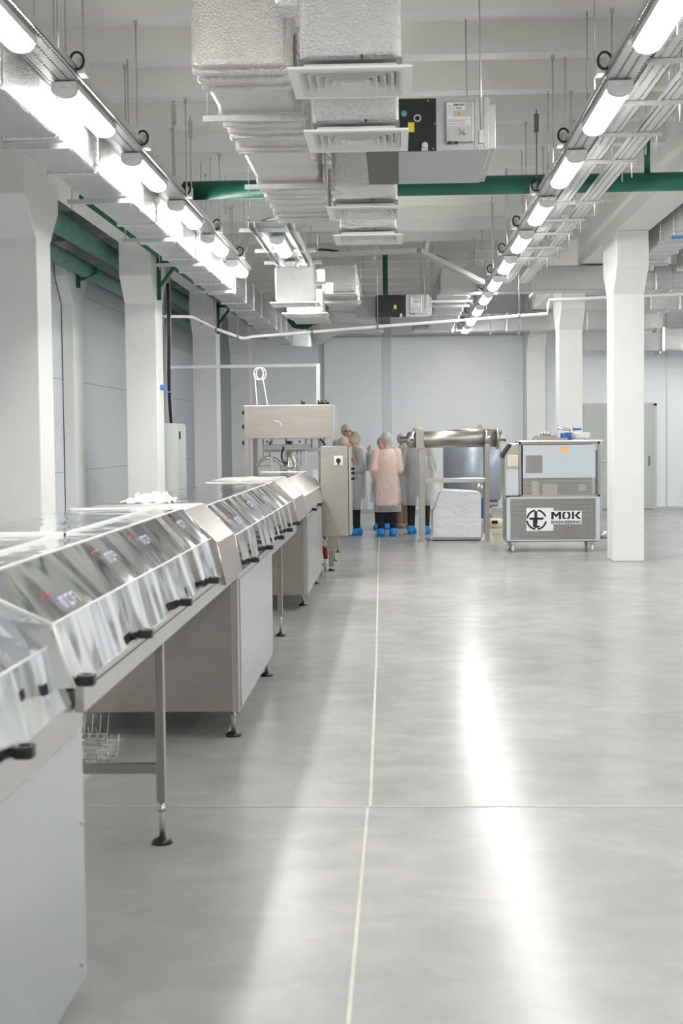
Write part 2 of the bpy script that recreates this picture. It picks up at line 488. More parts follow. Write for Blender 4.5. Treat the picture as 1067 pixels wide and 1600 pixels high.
protoR = make_lamp(-1); protoL = make_lamp(1)
def lampcopy(proto, x, y, label, group, first=[]):
    if proto in first:
        o = copy_tree(proto)
    else:
        o = proto; first.append(proto)
    o.location = (x, y, LZ); tag(o, label, 'lamp', group)
    return o
RX = 1.355; LX = -1.965
for k in range(11):
    lampcopy(protoR, RX, 7.79 + 2.065 * k - .6, 'lit tube lamp, %s from the camera in the long right-hand row' % ORD[k], 'lamps of the right row')
for k in range(6):
    lampcopy(protoL, LX, 7.5 + 2.11 * k - .6, 'lit tube lamp, %s from the camera in the left-hand row above the foil duct' % ORD[k], 'lamps of the left row')
p = at(458, 396, Z=LZ)
for k, (q, tx) in enumerate(((at(439.5, 384, Z=LZ), 'lit lamp at the near end of the short middle tray'), (at(460, 420, Z=LZ), 'lit lamp at the far end of the short middle tray, above the foil box'))):
    lampcopy(protoL, q.x, q.y, tx, 'lamps of the short middle row')
# rows that go on behind the camera and along the next aisle
for k in range(-6, 0):
    lampcopy(protoR, RX, 7.19 + 2.065 * k, 'lit tube lamp of the right row behind the viewer', 'lamps behind the viewer')
    lampcopy(protoL, LX, 6.9 + 2.11 * k, 'lit tube lamp of the left row behind the viewer', 'lamps behind the viewer')
for k in range(12):
    lampcopy(protoR, 6.3, 5.6 + 2.08 * k, 'lit tube lamp in the row of the next aisle', 'lamps of the next aisle')


# ------------------------------------------------------------------ trays that carry the lamps
def tray_y(name, label, xc, wd, y0, y1, z, m=SLOTY, lip=.05, rods=None, group='cable trays', zr=ZR, cables=False):
    t = thing(name, label, 'cable tray', (xc, y0, z), group)
    MB().box(xc - wd / 2, xc + wd / 2, y0, y1, z, z + .004).build('tray_floor', m, t)
    MB().box(xc - wd / 2, xc - wd / 2 + .004, y0, y1, z, z + lip).box(xc + wd / 2 - .004, xc + wd / 2, y0, y1, z, z + lip).build('side_rail', GALV, t)
    if m is SLOTY and cables: MB().box(xc - wd * .42, xc + wd * .42, y0, y1, z + .012, z + .035).build('cables', BLACK, t)  # flat black slab added to darken the view through the tray slots
    for (rx, ry) in (rods or []):
        hb = MB().tube([(rx, ry, z - .03), (rx, ry, zr)], .0055, 6).box(rx - .014, rx + .014, ry - .014, ry + .014, zr - .03, zr)
        hb.build('hanger_rod', GALV, t)
    return t


ribs_y = [10.03 - .1 + 1.15 * k for k in range(-8, 18)]
tray_y('cable_tray', 'perforated tray carrying the right-hand row of lamps', RX, .2, -3, 29.2, LZ + .035, cables=True,
       rods=[(RX + (-.14 if i % 2 else .14), yy) for i, yy in enumerate(ribs_y) if 5 < yy < 29])
tray_y('cable_tray', 'perforated tray carrying the left-hand row of lamps', LX, .22, -3, 18.1, LZ + .035, cables=True,
       rods=[(LX + (-.14 if i % 2 else .16), yy) for i, yy in enumerate(ribs_y) if 5 < yy < 18])
q = at(980, 165, Z=3.80); q3 = at(1047, 162, Z=3.80)
tray_y('cable_tray', 'wide perforated tray just right of the right-hand lamps', q.x + .02, .14, 4, 20.5, 3.80,
       rods=[(q.x + .13, yy) for i, yy in enumerate(ribs_y) if 6 < yy < 21 and i % 2])
tray_y('cable_tray', 'narrow perforated tray farthest right, beside the concrete beam', q3.x, .14, 4, 20.5, 3.80,
       rods=[(q3.x + .11, yy) for i, yy in enumerate(ribs_y) if 6 < yy < 21])
for i, (py, xr_) in enumerate(((99, 1075), (163.5, 1072), (213, 1034), (255, 995), (319.4, 936), (346, 913), (367, 895), (389, 876), (404.7, 860))):
    a = at(xr_, py, Z=3.77)
    tag(MB().box(RX + .02, a.x, a.y - .02, a.y + .02, 3.773, 3.797).tube([(a.x - .04, a.y, 3.66), (a.x - .04, a.y, 3.92)], .006, 6).build('tray_strut', GALV), 'galvanised cross strut under the right-hand trays, %s from the camera' % ORD[i], 'strut', 'struts under the right-hand trays')
tl, trr = [o for o in bpy.data.objects if o.get('label', '').startswith('perforated tray carrying')]
trl = {('left' if 'left' in o['label'] else 'right'): o for o in (tl, trr)}
for side, lst in (('left', ((53, -20, 40), (89, -20, 85), (129, 0, 115), (271, 157, 275), (297, 181, 300), (328, 245, 318), (352, 275, 335))),
                  ('right', ((838, 171, 296), (856, 143, 276), (883, 90, 238), (917, 18, 166), (815, 236, 318), (790, 266, 352), (768, 308, 385), (741, 372, 415)))):
    for px, yt, yb in lst:
        p = at(px, yt, Z=ZR); zb = at(px, yb, Y=p.y).z
        hb = MB().tube([(p.x, p.y, zb), (p.x, p.y, ZR)], .006, 6)
        if px in (271, 297, 838): hb.box(p.x - .02, p.x + .02, p.y - .015, p.y + .015, ZR - .2, ZR - .04)
        hb.build('hanger_rod', GALVD if px in (838,) else GALV, trl[side])
# short middle tray
q = at(439.5, 384, Z=LZ); q2 = at(460, 420, Z=LZ)
t = tray_y('cable_tray', 'short bright tray with two lamps in the middle of the ceiling', (q.x + q2.x) / 2, .44, q.y - 1.4, q2.y + 1.0, LZ + .05, m=GALV,
           rods=[((q.x + q2.x) / 2 - .26, q.y - .8), ((q.x + q2.x) / 2 + .26, q.y - .8), ((q.x + q2.x) / 2 + .3, q.y + 1.9)])
for yy in (q.y - 1.0, q.y + .6, q.y + 1.7):
    MB().box(q.x - .35, q.x + .35, yy - .02, yy + .02, LZ + .005, LZ + .045).build('cross_bar', GALV, t)
for dx in (-.22, -.16, .16, .22):
    MB().box(q.x + dx, q.x + dx + .012, q.y - 1.4, q2.y + 1.0, LZ + .0, LZ + .05).build('ladder_rail', GALV, t)
# upright slotted tray at the end of the left row
a, b = at(388, 362, Y=17.2), at(374, 408, Y=17.2)
tag(MB().sweep([a, b], .09, .05, up=(0, 1, 0)).build('cable_tray_drop', SLOTX), 'dark perforated tray leaning down past the last left-hand lamp', 'cable tray', 'cable trays')
# cross trays
YT = 18.3
a, b = at(384, 400, Y=YT), at(432, 394, Y=YT)
tag(MB().sweep([a, b], .03, .085).build('cable_tray', SLOTX), 'perforated cross tray left of the short middle tray', 'cable tray', 'cable trays')
a, b, c = at(468, 400, Y=YT), at(651, 391.5, Y=YT), at(753, 441, Y=YT + 1.4)
tg = thing('cable_tray', 'grey bent cross tray running to the right-hand lamps', 'cable tray', a, 'cable trays')
MB().sweep([a, b], .1, .06).build('straight_run', TRAYG, tg)
MB().sweep([b + Vector((.02, 0, -.005)), c], .1, .06).build('angled_run', TRAYG, tg)
for px, py0, py1 in ((545, 340, 392), (597, 350, 391)):
    pa, pb = at(px, py1, Y=YT), at(px, py0, Y=YT)
    MB().tube([pa, (pa.x, pa.y, ZR)], .005, 6).build('hanger_rod', GALV, tg)
for px, py, lab in ((588, 392, 'x'), (667, 387, 'y')):
    pa = at(px, py, Y=YT + .4)
    MB().box(pa.x - .02, pa.x + .02, pa.y, pa.y + .02, pa.z - .12, pa.z + .14, Matrix.Rotation(.25, 3, 'Y')).build('slotted_bracket', SLOTX, tg)


def arc(pts, n=8):
    """smooth curve through points (Catmull-Rom)"""
    pts = [Vector(p) for p in pts]; P = [pts[0]] + pts + [pts[-1]]; out = []
    for i in range(1, len(P) - 2):
        for k in range(n):
            t = k / n; a, b, c, d_ = P[i - 1], P[i], P[i + 1], P[i + 2]
            out.append(.5 * ((2 * b) + (c - a) * t + (2 * a - 5 * b + 4 * c - d_) * t * t + (3 * b - a - 3 * c + d_) * t ** 3))
    out.append(pts[-1]); return out


tag(MB().tube(arc([at(396, 361, Y=15), at(402, 350, Y=14.5), at(414, 344, Y=14), at(433, 340, Y=13.2)]), .012, 6).build('black_cable', BLACK), 'black cable looping up to the big left foil duct', 'cable')
tag(MB().tube(arc([at(468, 397, Y=YT), at(486, 392, Y=YT), at(505, 390, Y=YT), at(530, 393, Y=YT)]), .016, 6).build('black_cable', BLACK), 'black cable lying on the straight cross tray', 'cable')
tag(MB().tube(arc([at(668, 397, Y=YT + .2), at(690, 403, Y=YT + .5), at(712, 419, Y=YT + .9)]), .016, 6).build('black_cable', BLACK), 'black cable lying on the angled cross tray', 'cable')


# ------------------------------------------------------------------ ducts
def duct(name, label, x0, x1, y0, y1, z0, z1, m=FOIL, ridges=None, axis='Y', hang=None, parent=None, rods=True, group='foil wrapped ducts'):
    t = parent or thing(name, label, 'duct', ((x0 + x1) / 2, (y0 + y1) / 2, z0), group)
    MB().box(x0, x1, y0, y1, z0, z1).build('duct_run', m, t, .03, segs=3)
    if ridges:
        for r_ in ridges:
            rm = MB()
            e = random.uniform(.012, .022); h_ = random.uniform(.018, .04)
            if axis == 'Y': rm.box(x0 - e, x1 + e, r_ - h_, r_ + h_, z0 - e, z1 + e)
            else: rm.box(r_ - h_, r_ + h_, y0 - e, y1 + e, z0 - e, z1 + e)
            rm.build('joint_flange', FOILS if m is FOIL else m, t, .014, segs=2)
    for h_ in (hang or []):
        if axis == 'Y':
            hb = MB().box(x0 - .1, x1 + .06, h_ - .018, h_ + .018, z0 - .055, z0 - .02)
            for xx in (x0 - .07, x1 + .045):
                hb.tube([(xx, h_, z0 - .09), (xx, h_, ZR)], .005, 6)
        else:
            hb = MB().box(h_ - .018, h_ + .018, y0 - .06, y1 + .06, z0 - .055, z0 - .02)
            for yy in (y0 - .04, y1 + .04):
                hb.tube([(h_, yy, z0 - .09), (h_, yy, ZR)], .005, 6)
        hb.build('hanger', GALV, t)
    return t


# long left duct
hg = [at(100, y_, Z=3.5).y for y_ in (219, 308, 371, 411, 455)]
duct('ventilation_duct', 'long foil-wrapped duct under the left-hand lamps', -2.44, -2.1, 3, 28.9, 3.5, 3.86,
     ridges=[4 + 1.2 * k + random.uniform(-.1, .1) for k in range(20)], hang=hg)
# its elbow up to the cross duct at the back wall
Y2 = 28.85
el = arc([(-2.27, 28.6, 3.66), at(478, 530, Y=29.1), at(500, 521, Y=29.1), at(522, 509, Y=29.1), at(545, 505, Y=29.1), at(600, 508, Y=29.1)], 5)
tag(MB().sweep(el, .34, .36).build('duct_elbow', FOILS, bevel=.02), 'bent foil duct rising from the long left duct near the back wall', 'duct', 'foil wrapped ducts')
# big left box duct: ends towards the viewer
a, b = at(309, 97, Z=3.6), at(449, 97, Z=3.6)
YC = 7.55; xa, xb = -1.07, -.59
duct('ventilation_duct', 'big crinkled foil duct hanging left of the white diffusers', xa, xb, YC, 13.15, 3.6, 4.12, m=FOILW,
     ridges=[YC + t_ for t_ in (.12, .3, .5, 1.25, 1.42, 1.62, 1.8, 2.15, 2.3, 3.5, 3.65, 3.82, 4.1, 4.3, 4.62, 5.0, 5.25, 5.45)], hang=[YC + 1.1, YC + 3.45])
# drop boxes and diffusers


def diffuser(parent, xc, yc, z, s=.3):
    fr = MB()
    for (o_, i_, z0, z1) in ((s, s - .045, z - .012, z),):
        for sx in (-1, 1):
            fr.box(xc + sx * o_ if sx < 0 else xc + i_, xc - i_ if sx < 0 else xc + o_, yc - o_, yc + o_, z0, z1)
            fr.box(xc - i_, xc + i_, yc + sx * o_ if sx < 0 else yc + i_, yc - i_ if sx < 0 else yc + o_, z0, z1)
    d_ = fr.build('diffuser', WPLAS, parent)
    for k in range(6):
        h_ = s - .05 - k * .04
        if h_ < .03: break
        hi = h_ - .03
        lv = MB(); vs = []
        for hh, zz in ((h_, z - .016), (hi, z + .03)):
            vs += [(xc + hh * u, yc + hh * v, zz) for u, v in ((-1, -1), (1, -1), (1, 1), (-1, 1))]
        lv.add(vs, [(k2, (k2 + 1) % 4, 4 + (k2 + 1) % 4, 4 + k2) for k2 in range(4)])
        lo = lv.build('louvre', WPLAS, d_)
        so = lo.modifiers.new('s', 'SOLIDIFY'); so.thickness = .003
    return d_


for k, (xc, yc, zz, px) in enumerate(((-.215, 7.12, 3.39, 0), (-.225, 8.43, 3.375, 0), (-.235, 11.15, 3.38, 0), (-.245, 12.5, 3.36, 0))):
    t = thing('diffuser_box', 'foil drop box with square white diffuser, %s from the camera' % ORD[k], 'air diffuser', (xc, yc, zz), 'foil diffuser boxes')
    MB().box(xc - .245, xc + .245, yc - .245, yc + .25, zz + .05, 4.05).build('foil_box', FOIL, t, .03, segs=3)
    MB().box(xb + .0, xc - .24, yc - .12, yc + .12, 3.74, 3.98).build('side_branch', FOILS, t, .02)
    MB().box(xc + .05, xc + .065, yc - .30, yc - .245, zz + .04, zz + .052).build('screw', BLACK, t)
    MB().box(xc - .25, xc + .25, yc - .25, yc + .25, zz + .042, zz + .05).build('shade_plate', GALVD, t)  # dark plate added behind the louvres so their gaps look shaded
    MB().tube([(xc, yc, 4.04), (xc, yc, ZS)], .006, 6).build('hanger_rod', GALV, t)
    diffuser(t, xc, yc, zz)
# fan coil units


def fan_coil(x0, y0, z0, label, detail=True):
    W, D, H = .81, 1.24, .33
    t = thing('fan_coil_unit', label, 'air unit', (x0 + W / 2, y0, z0), 'ceiling fan coil units')
    MB().box(x0 + .045, x0 + W - .02, y0 + .01, y0 + D - .06, z0 + .002, z0 + H).build('casing', ACGREY, t, .004)
    MB().box(x0 + W - .035, x0 + W + .02, y0 + .06, y0 + D, z0 + .02, z0 + H - .03).build('side_flange', ACGREY, t, .003)
    MB().box(x0, x0 + .45, y0 - .004, y0 + .012, z0, z0 + H).build('front_insulation', BLACKM, t)
    MB().box(x0, x0 + .21, y0, y0 + D - .1, z0 - .004, z0 + .01).build('bottom_insulation', RUBBER, t)
    MB().box(x0 + .45, x0 + W - .02, y0 - .006, y0 + .012, z0 + .002, z0 + H).build('front_panel', ACGREY, t)
    MB().box(x0 + W - .12, x0 + W - .09, y0 - .012, y0 + .012, z0 + .01, z0 + H).box(x0 + W - .06, x0 + W - .03, y0 - .012, y0 + .012, z0 + .01, z0 + H).build('rail', ACGREY, t, .003)
    cb = MB().box(x0 + .507, x0 + .685, y0 - .045, y0, z0 + .045, z0 + .30).build('control_box', ACGREY, t, .006)
    MB().box(x0 + .515, x0 + .555, y0 - .047, y0 - .044, z0 + .2, z0 + .29).box(x0 + .56, x0 + .63, y0 - .047, y0 - .044, z0 + .245, z0 + .29).box(x0 + .515, x0 + .665, y0 - .047, y0 - .044, z0 + .145, z0 + .2).build('paper_label', PAPER, cb)
    pr_ = MB()
    for i in range(10):
        pr_.box(x0 + .562 + i * .0065, x0 + .565 + i * .0065 + random.uniform(0, .002), y0 - .0485, y0 - .047, z0 + .27, z0 + .282)
    for i in range(6):
        pr_.box(x0 + .575 + i * .0065, x0 + .578 + i * .0065, y0 - .0485, y0 - .047, z0 + .25, z0 + .262)
    for i in range(5):
        pr_.box(x0 + .52, x0 + .66 - .03 * (i % 2), y0 - .0485, y0 - .047, z0 + .152 + i * .008, z0 + .1535 + i * .008)
    for i in range(6):
        pr_.box(x0 + .519, x0 + .55, y0 - .0485, y0 - .047, z0 + .21 + i * .012, z0 + .2112 + i * .012)
    pr_.build('printing', INK, cb)
    MB().add([(x0 + .58, y0 - .048, z0 + .205), (x0 + .608, y0 - .048, z0 + .205), (x0 + .594, y0 - .048, z0 + .232)], [(0, 1, 2)]).build('warning_triangle', YEL, cb)
    MB().box(x0 + .592, x0 + .596, y0 - .0495, y0 - .0485, z0 + .209, z0 + .224).build('warning_mark', INK, cb)
    MB().box(x0 + .52, x0 + .545, y0 - .05, y0 - .01, z0 + .038, z0 + .047).box(x0 + .56, x0 + .585, y0 - .05, y0 - .01, z0 + .038, z0 + .047).build('cable_gland', BLACK, cb)
    if detail:   # handwritten 36
        sc = .042; ox, oz = x0 + .585, z0 + .085
        def stroke(pp):
            return arc([(ox + u * sc, y0 - .0475, oz + v * sc) for u, v in pp], 4)
        MB().tube(stroke([(0, .85), (.25, 1), (.45, .8), (.2, .55), (.48, .4), (.35, .08), (0, .1)]), .0016, 5).tube(stroke([(1.0, .95), (.72, .6), (.65, .25), (.85, .03), (1.1, .2), (.95, .42), (.7, .35)]), .0016, 5).build('handwritten_number', INK, cb)
        MB().lathe((x0 + .245, y0 - .02, z0 + .235), [(.018, 0), (.018, .02)], 'Y', 16).lathe((x0 + .245, y0 - .024, z0 + .235), [(.007, 0), (.012, .01)], 'Y', 12).build('fitting', TEAL, t)
        ring = [(x0 + .33 + .02 * math.cos(a), y0 - .012, z0 + .205 + .02 * math.sin(a)) for a in [2 * PI * k / 14 for k in range(15)]]
        MB().tube(ring, .005, 6).build('grommet', HOUSE, t)
    MB().box(x0 + .27, x0 + .31, y0 - .008, y0 - .003, z0 + .12, z0 + .18).build('yellow_sticker', YEL, t)
    MB().lathe((x0 + .375, y0 - .05, z0 + .03), [(.013, 0), (.02, .01), (.02, .06)], 'Y', 12).box(x0 + .355, x0 + .395, y0 - .03, y0, z0 + .0, z0 + .03).build('drain_outlet', HOUSE, t)
    sc_ = MB()
    for u, v in ((.02, .31), (.12, .315), (.4, .315), (.44, .17), (.22, .012), (.36, .012), (.43, .012), (.57, .315), (.57, .01), (.7, .3), (.705, .16), (.69, .015), (.77, .01), (.8, .32), (.26, .1)):
        sc_.lathe((x0 + u, y0 - .012, z0 + v), [(.004, 0), (.004, .01)], 'Y', 8)
    sc_.build('screws', GALV, t)
    for xx, yy in ((x0 + W - .075, y0 - .01), (x0 + W - .11, y0 + D * .8)):
        MB().tube([(xx, yy, z0 + .05), (xx - .01, yy, ZR)], .006, 6).build('hanger_rod', GALV, t)
    MB().box(x0 + W - .09, x0 + W - .06, y0 - .03, y0 - .01, z0 + .04, z0 + .12).build('hanger_bracket', GALV, t)
    return t


fan_coil(-.19, 9.1, 3.435, 'large fan coil unit with black front, handwritten 36 and yellow sticker, nearest the camera')
Y21 = 21.1
pb_ = at(587, 496, Y=Y21)
fan_coil(pb_.x, Y21, pb_.z, 'small distant fan coil unit with black front and yellow sticker, above the tube frame', False)
# foil duct left of the far unit
a, b = at(562, 463, Y=21.3), at(586, 500, Y=21.3)
duct('ventilation_duct', 'short foil duct joining the far fan coil unit on its left', a.x - .05, b.x + .02, 21.3, 22.3, b.z + .02, a.z, hang=None)
# far group
a, b = at(500, 414, Y=19.1), at(555, 455, Y=19.1)
duct('ventilation_duct', 'distant box duct with ribbed grey underside in the middle of the ceiling', a.x, b.x, 19.1, 24.3, b.z, a.z,
     ridges=[19.3, 19.55, 20.3, 20.9, 21.1, 21.5, 21.8, 22.1, 22.9, 23.3], hang=[20.2, 22.0])
for k, (xl, xr2, yb, yt, Yy, lab) in enumerate(((429, 491, 470, 416, 16.6, 'square foil box facing the viewer, lower left of the middle tray lamps'),
                                           (447, 505, 487, 452, 18.0, 'foil box just behind and below the square foil box'))):
    a, b = at(xl, yt, Y=Yy), at(xr2, yb, Y=Yy)
    t = thing('diffuser_box', lab, 'air diffuser', ((a.x + b.x) / 2, Yy, b.z), 'foil diffuser boxes')
    MB().box(a.x, b.x, Yy, Yy + .5, b.z, a.z).build('foil_box', FOIL, t, .03, segs=3)
    MB().box(b.x - .02, b.x + .12, Yy + .15, Yy + .35, b.z + .22, b.z + .4).build('side_branch', FOILS, t, .02)
    MB().tube([((a.x + b.x) / 2, Yy + .25, a.z - .01), ((a.x + b.x) / 2, Yy + .25, ZS)], .006, 6).build('hanger_rod', GALV, t)
    diffuser(t, (a.x + b.x) / 2, Yy + .25, b.z - .01, .29)
for k, (xl, xr2, py, Yy, lab) in enumerate(((455, 508, 495, 20.9, 'white ceiling diffuser above the rising foil elbow'), (460, 515, 501, 22.0, 'lowest far white diffuser above the foil elbow'))):
    a, b = at(xl, py, Y=Yy), at(xr2, py, Y=Yy)
    t = thing('diffuser_box', lab, 'air diffuser', ((a.x + b.x) / 2, Yy, a.z), 'foil diffuser boxes')
    MB().box(a.x + .03, b.x - .03, Yy, Yy + .5, a.z + .01, 4.0).build('foil_box', FOILS, t, .03)
    MB().tube([((a.x + b.x) / 2, Yy + .25, 3.99), ((a.x + b.x) / 2, Yy + .25, ZS)], .006, 6).build('hanger_rod', GALV, t)
    diffuser(t, (a.x + b.x) / 2, Yy + .25, a.z, .28)
# right-hand cross ducts
a, b = at(687, 420, Y=21.0), at(945, 457, Y=21.0)
bz = 3.74; tz = 4.11
duct('ventilation_duct', 'foil cross duct behind the nearest right column, bending away at its left end', a.x, 8.2, 21.0, 21.45, bz, tz,
     ridges=[3.4, 3.62, 3.8, 5.2, 6.6], axis='X', hang=[at(833, 450, Y=21).x, at(1048, 447, Y=21).x])
duct('ventilation_duct', 'foil duct running back from the cross duct beside the far fan coil unit', a.x - .02, a.x + .46, 21.4, 28.4, 3.72, 4.06,
     ridges=[21.6, 22.2, 22.9, 23.9, 24.6, 25.4, 26.3], hang=[21.8, 22.6])
duct('ventilation_duct', 'foil cross duct high along the back wall', .3, 5.3, 28.5, 28.9, 3.71, 4.08,
     ridges=[1.1, 2.2, 3.3, 3.55, 3.8, 4.6, 4.75], axis='X', hang=[at(811, 515, Y=28.5).x, at(829, 515, Y=28.5).x, at(766, 515, Y=28.5).x, at(1027, 512, Y=28.5).x])
duct('ventilation_duct', 'lowest bright foil cross duct against the back wall on the right', at(908, 540, Y=29.4).x, 8.4, 29.4, 29.8, 3.33, 3.80,
     ridges=[at(1036, 540, Y=29.4).x, 6.8], axis='X', hang=[5.4, 7.3])
duct('ventilation_duct', 'short foil cross duct between the white pipe and the back ducts', at(907, 470, Y=24.8).x, at(1064, 470, Y=24.8).x, 24.8, 25.2, at(1000, 484, Y=24.8).z, at(1000, 460, Y=24.8).z,
     ridges=[4.4, 4.9], axis='X', hang=[at(1040, 480, Y=24.8).x])
duct('ventilation_duct', 'foil duct running lengthwise beside the nearest right column under the beam', 3.24, 3.62, 13.8, 20.9, 3.95, 4.42,
     ridges=[14 + .9 * k for k in range(8)], hang=[17.2, 19.4, 14.2])
duct('ventilation_duct', 'outer foil duct running lengthwise at the right edge of the view', 4.0, 4.45, 13.8, 20.9, 3.95, 4.42,
     ridges=[14.4 + 1.0 * k for k in range(7)], hang=[18.2])
tag(MB().sweep([at(1049, 372, Z=3.94), at(1067, 371, Z=3.94), at(1085, 370, Z=3.94)], .03, .02).build('blue_tape', BLUEP), 'strip of blue film on the lengthwise duct at the right edge', 'tape')

# ------------------------------------------------------------------ green pipes and brackets
PY = 13.35
tg = thing('green_pipe', 'thick green pipe crossing the hall below the ceiling', 'pipe', (1.5, PY, 3.98), 'green pipes')
MB().tube([(-2.0, PY, 3.955), (XR, PY, 3.965)], .088, 16).build('pipe_run', GREEN, tg)
a = at(1011, 266, Y=PY)
MB().tube([(a.x, PY, 4.0), (a.x, PY, ZS)], .028, 10).build('hanger_pipe', GREEN, tg)
tag(MB().tube([(-3.05, 13.8, 3.99), (-3.05, 29.5, 3.99)], .05, 12).build('green_pipe', GREEN), 'slim green pipe along the left columns behind the foil duct', 'pipe', 'green pipes')
tag(MB().tube([(-3.82, 9, 4.07), (-3.82, 29.8, 4.07)], .12, 16).build('green_pipe', GREENP), 'upper of the two thick faded green pipes behind the left columns', 'pipe', 'green pipes')
tag(MB().tube([(-4.05, 9, 3.83), (-4.05, 29.8, 3.83)], .10, 16).build('green_pipe', GREENP), 'lower of the two thick faded green pipes behind the left columns', 'pipe', 'green pipes')
a = at(599, 372, Y=23); b = at(602, 459, Y=23)
tag(MB().tube([(b.x, 23.2, b.z), (b.x, 23.2, ZS)], .045, 10).build('green_pipe', GREEN), 'upright green pipe above the far fan coil unit', 'pipe', 'green pipes')
tag(MB().box(at(440, 510, Y=30).x, at(520, 510, Y=30).x, 29.9, 30.1, at(480, 514, Y=30).z, at(480, 499, Y=30).z).build('green_beam', GREEN), 'green beam seen between the foil elbow and the ceiling at the back', 'beam')


def bracket(xw, y0, label, s=1, L=.25, z=3.93, up=.5):
    t = thing('pipe_bracket', label, 'bracket', (xw, y0, z - .5), 'green pipe brackets')
    MB().box(xw, xw + .05, y0, y0 + .05, z - up, z + .06).build('upright', GREEN, t, .003)
    MB().box(xw, xw + L, y0, y0 + .05, z - .05, z).build('arm', GREEN, t, .003)
    MB().prism([(xw + .04, z - up * .7), (xw + .04, z - up * .56), (xw + L - .03, z - .05), (xw + L, z - .05), (xw + L, z - .08)], y0 + .005, y0 + .045).build('brace', GREEN, t)
    return t


bracket(-3.12, 18.35, 'green bracket on the second column of the left row')
bracket(-3.12, 24.4, 'green bracket on the third column of the left row')
bracket(-4.17, 18.3, 'green bracket on the wall column behind the nearest left column', L=.28, z=3.86, up=.26)
bracket(-4.17, 24.3, 'green bracket in the gap behind the second left column', L=.28, z=3.86, up=.26)

# ------------------------------------------------------------------ white pipes
Yp = 19.6
pts = [at(252, 505, Y=18.9), at(252, 494, Y=18.9), at(300, 495, Y=19.3), at(316, 503, Y=Yp), at(340, 515, Y=Yp), at(380, 529, Y=Yp), at(395, 526, Y=Yp), at(620, 508, Y=Yp), at(855, 490.5, Y=Yp), at(856.5, 476, Y=Yp), at(858, 469, Y=Yp), at(960, 464, Y=Yp), at(1090, 458, Y=Yp)]
wp = thing('white_pipe', 'long thin white pipe crossing the hall, stepping up near the second right column', 'pipe', pts[5], 'white pipes')
MB().tube(pts, .022, 10).build('pipe_run', WPLAS, wp)
for px, py in ((315, 503), (338, 516), (372, 528), (488, 519), (590, 510), (811, 494)):
    p = at(px, py, Y=Yp)
    MB().tube([(p.x, p.y, p.z), (p.x, p.y, ZR)], .004, 5).build('hanger_rod', GALV, wp)
    MB().lathe((p.x - .012, p.y, p.z), [(.038, 0), (.038, .024)], 'X', 12).build('pipe_clip', GALVD, wp)
a, b, c = at(380, 575, Y=18.2), at(268, 574, Y=18.4), at(497, 570.5, Y=17.4)
d_ = at(497, 630, Y=17.4)
tr = thing('conduit_trunking', 'pale trunking bar from the left column to the filling machine', 'conduit', b)
MB().sweep([b, c], .05, .04).build('level_run', GALV, tr)
MB().sweep([c + Vector((0, 0, .02)), d_], .045, .045, up=(0, 1, 0)).build('down_run', GALV, tr)
a, b = at(505, 527, Y=30.38), at(505, 800, Y=30.38)
tag(MB().tube([a, (a.x, 30.38, .3)], .018, 8).build('wall_conduit', HOUSE), 'thin upright conduit on the back wall above the filling machine', 'conduit')
# coiled white hose hanging from the trunking
ring = [at(404 + 7.5 * math.cos(t_), 584 + 9.5 * math.sin(t_), Y=17.5) for t_ in [2 * PI * k / 20 for k in range(21)]]
hs = thing('white_hose', 'coiled white hose hanging from the trunking above the filling machine', 'hose', ring[0])
MB().tube(ring, .008, 6).tube([r + Vector((.03, .02, .0)) for r in ring], .008, 6).build('coil', WPLAS, hs)
MB().tube(arc([at(398, 584, Y=17.5), at(399, 600, Y=17.5), at(402, 634, Y=17.5)]), .008, 6).tube(arc([at(410, 588, Y=17.5), at(413, 605, Y=17.5), at(418, 634, Y=17.5)]), .008, 6).build('hose_end', WPLAS, hs)

# ------------------------------------------------------------------ electrical cabinet and risers by the second left column
ec = thing('electrical_cabinet', 'tall pale grey electrical cabinet beside the second left column', 'cabinet', (-3.15, 19.2, 0))
MB().box(-3.4, -2.99, 18.82, 19.62, 0, 1.83).build('body', GREYC, ec, .008)
MB().box(-2.99, -2.965, 18.83, 19.61, .1, 1.82).build('door', GREYC, ec, .004)
MB().box(-2.965, -2.95, 19.0, 19.05, 1.62, 1.72).build('handle', BLACK, ec)
for i, (px, wd) in enumerate(((255.5, .05), (265, .06))):
    a = at(px, 600, Y=18.9 + .05 * i)
    tag(MB().box(a.x - wd / 2, a.x + wd / 2, a.y, a.y + .03, 1.83, 4.0).build('cable_riser', SLOTV), '%s of the two slotted risers above the grey cabinet' % ('left' if i == 0 else 'right'), 'cable tray', 'slotted risers')
cb = MB()
for k in range(5):
    x_ = at(262.5 + k * .9, 600, Y=18.85).x
    cb.tube(arc([(x_, 18.87, 3.7), (x_ + .005, 18.86, 3.0), (x_ - .005, 18.86, 2.3), (x_ + .01, 18.9, 1.83)]), .006, 6)
tag(cb.build('cable_bundle', BLACK), 'bundle of black cables running down into the grey cabinet', 'cables')
sk = thing('blue_socket', 'small blue socket on the side of the second left column', 'socket', (-3.1, 18.4, 2.1))
p = at(247.5, 605.5, Y=18.5)
MB().lathe((-3.12, 18.5, p.z), [(.035, 0), (.035, .05), (.02, .06)], 'X', 12).build('socket_body', BLUEP, sk)
MB().tube(arc([(-3.07, 18.5, p.z - .02), (-3.03, 18.52, p.z - .06), (-2.99, 18.6, p.z - .05)]), .008, 6).build('plug_cable', BLUEP, sk)


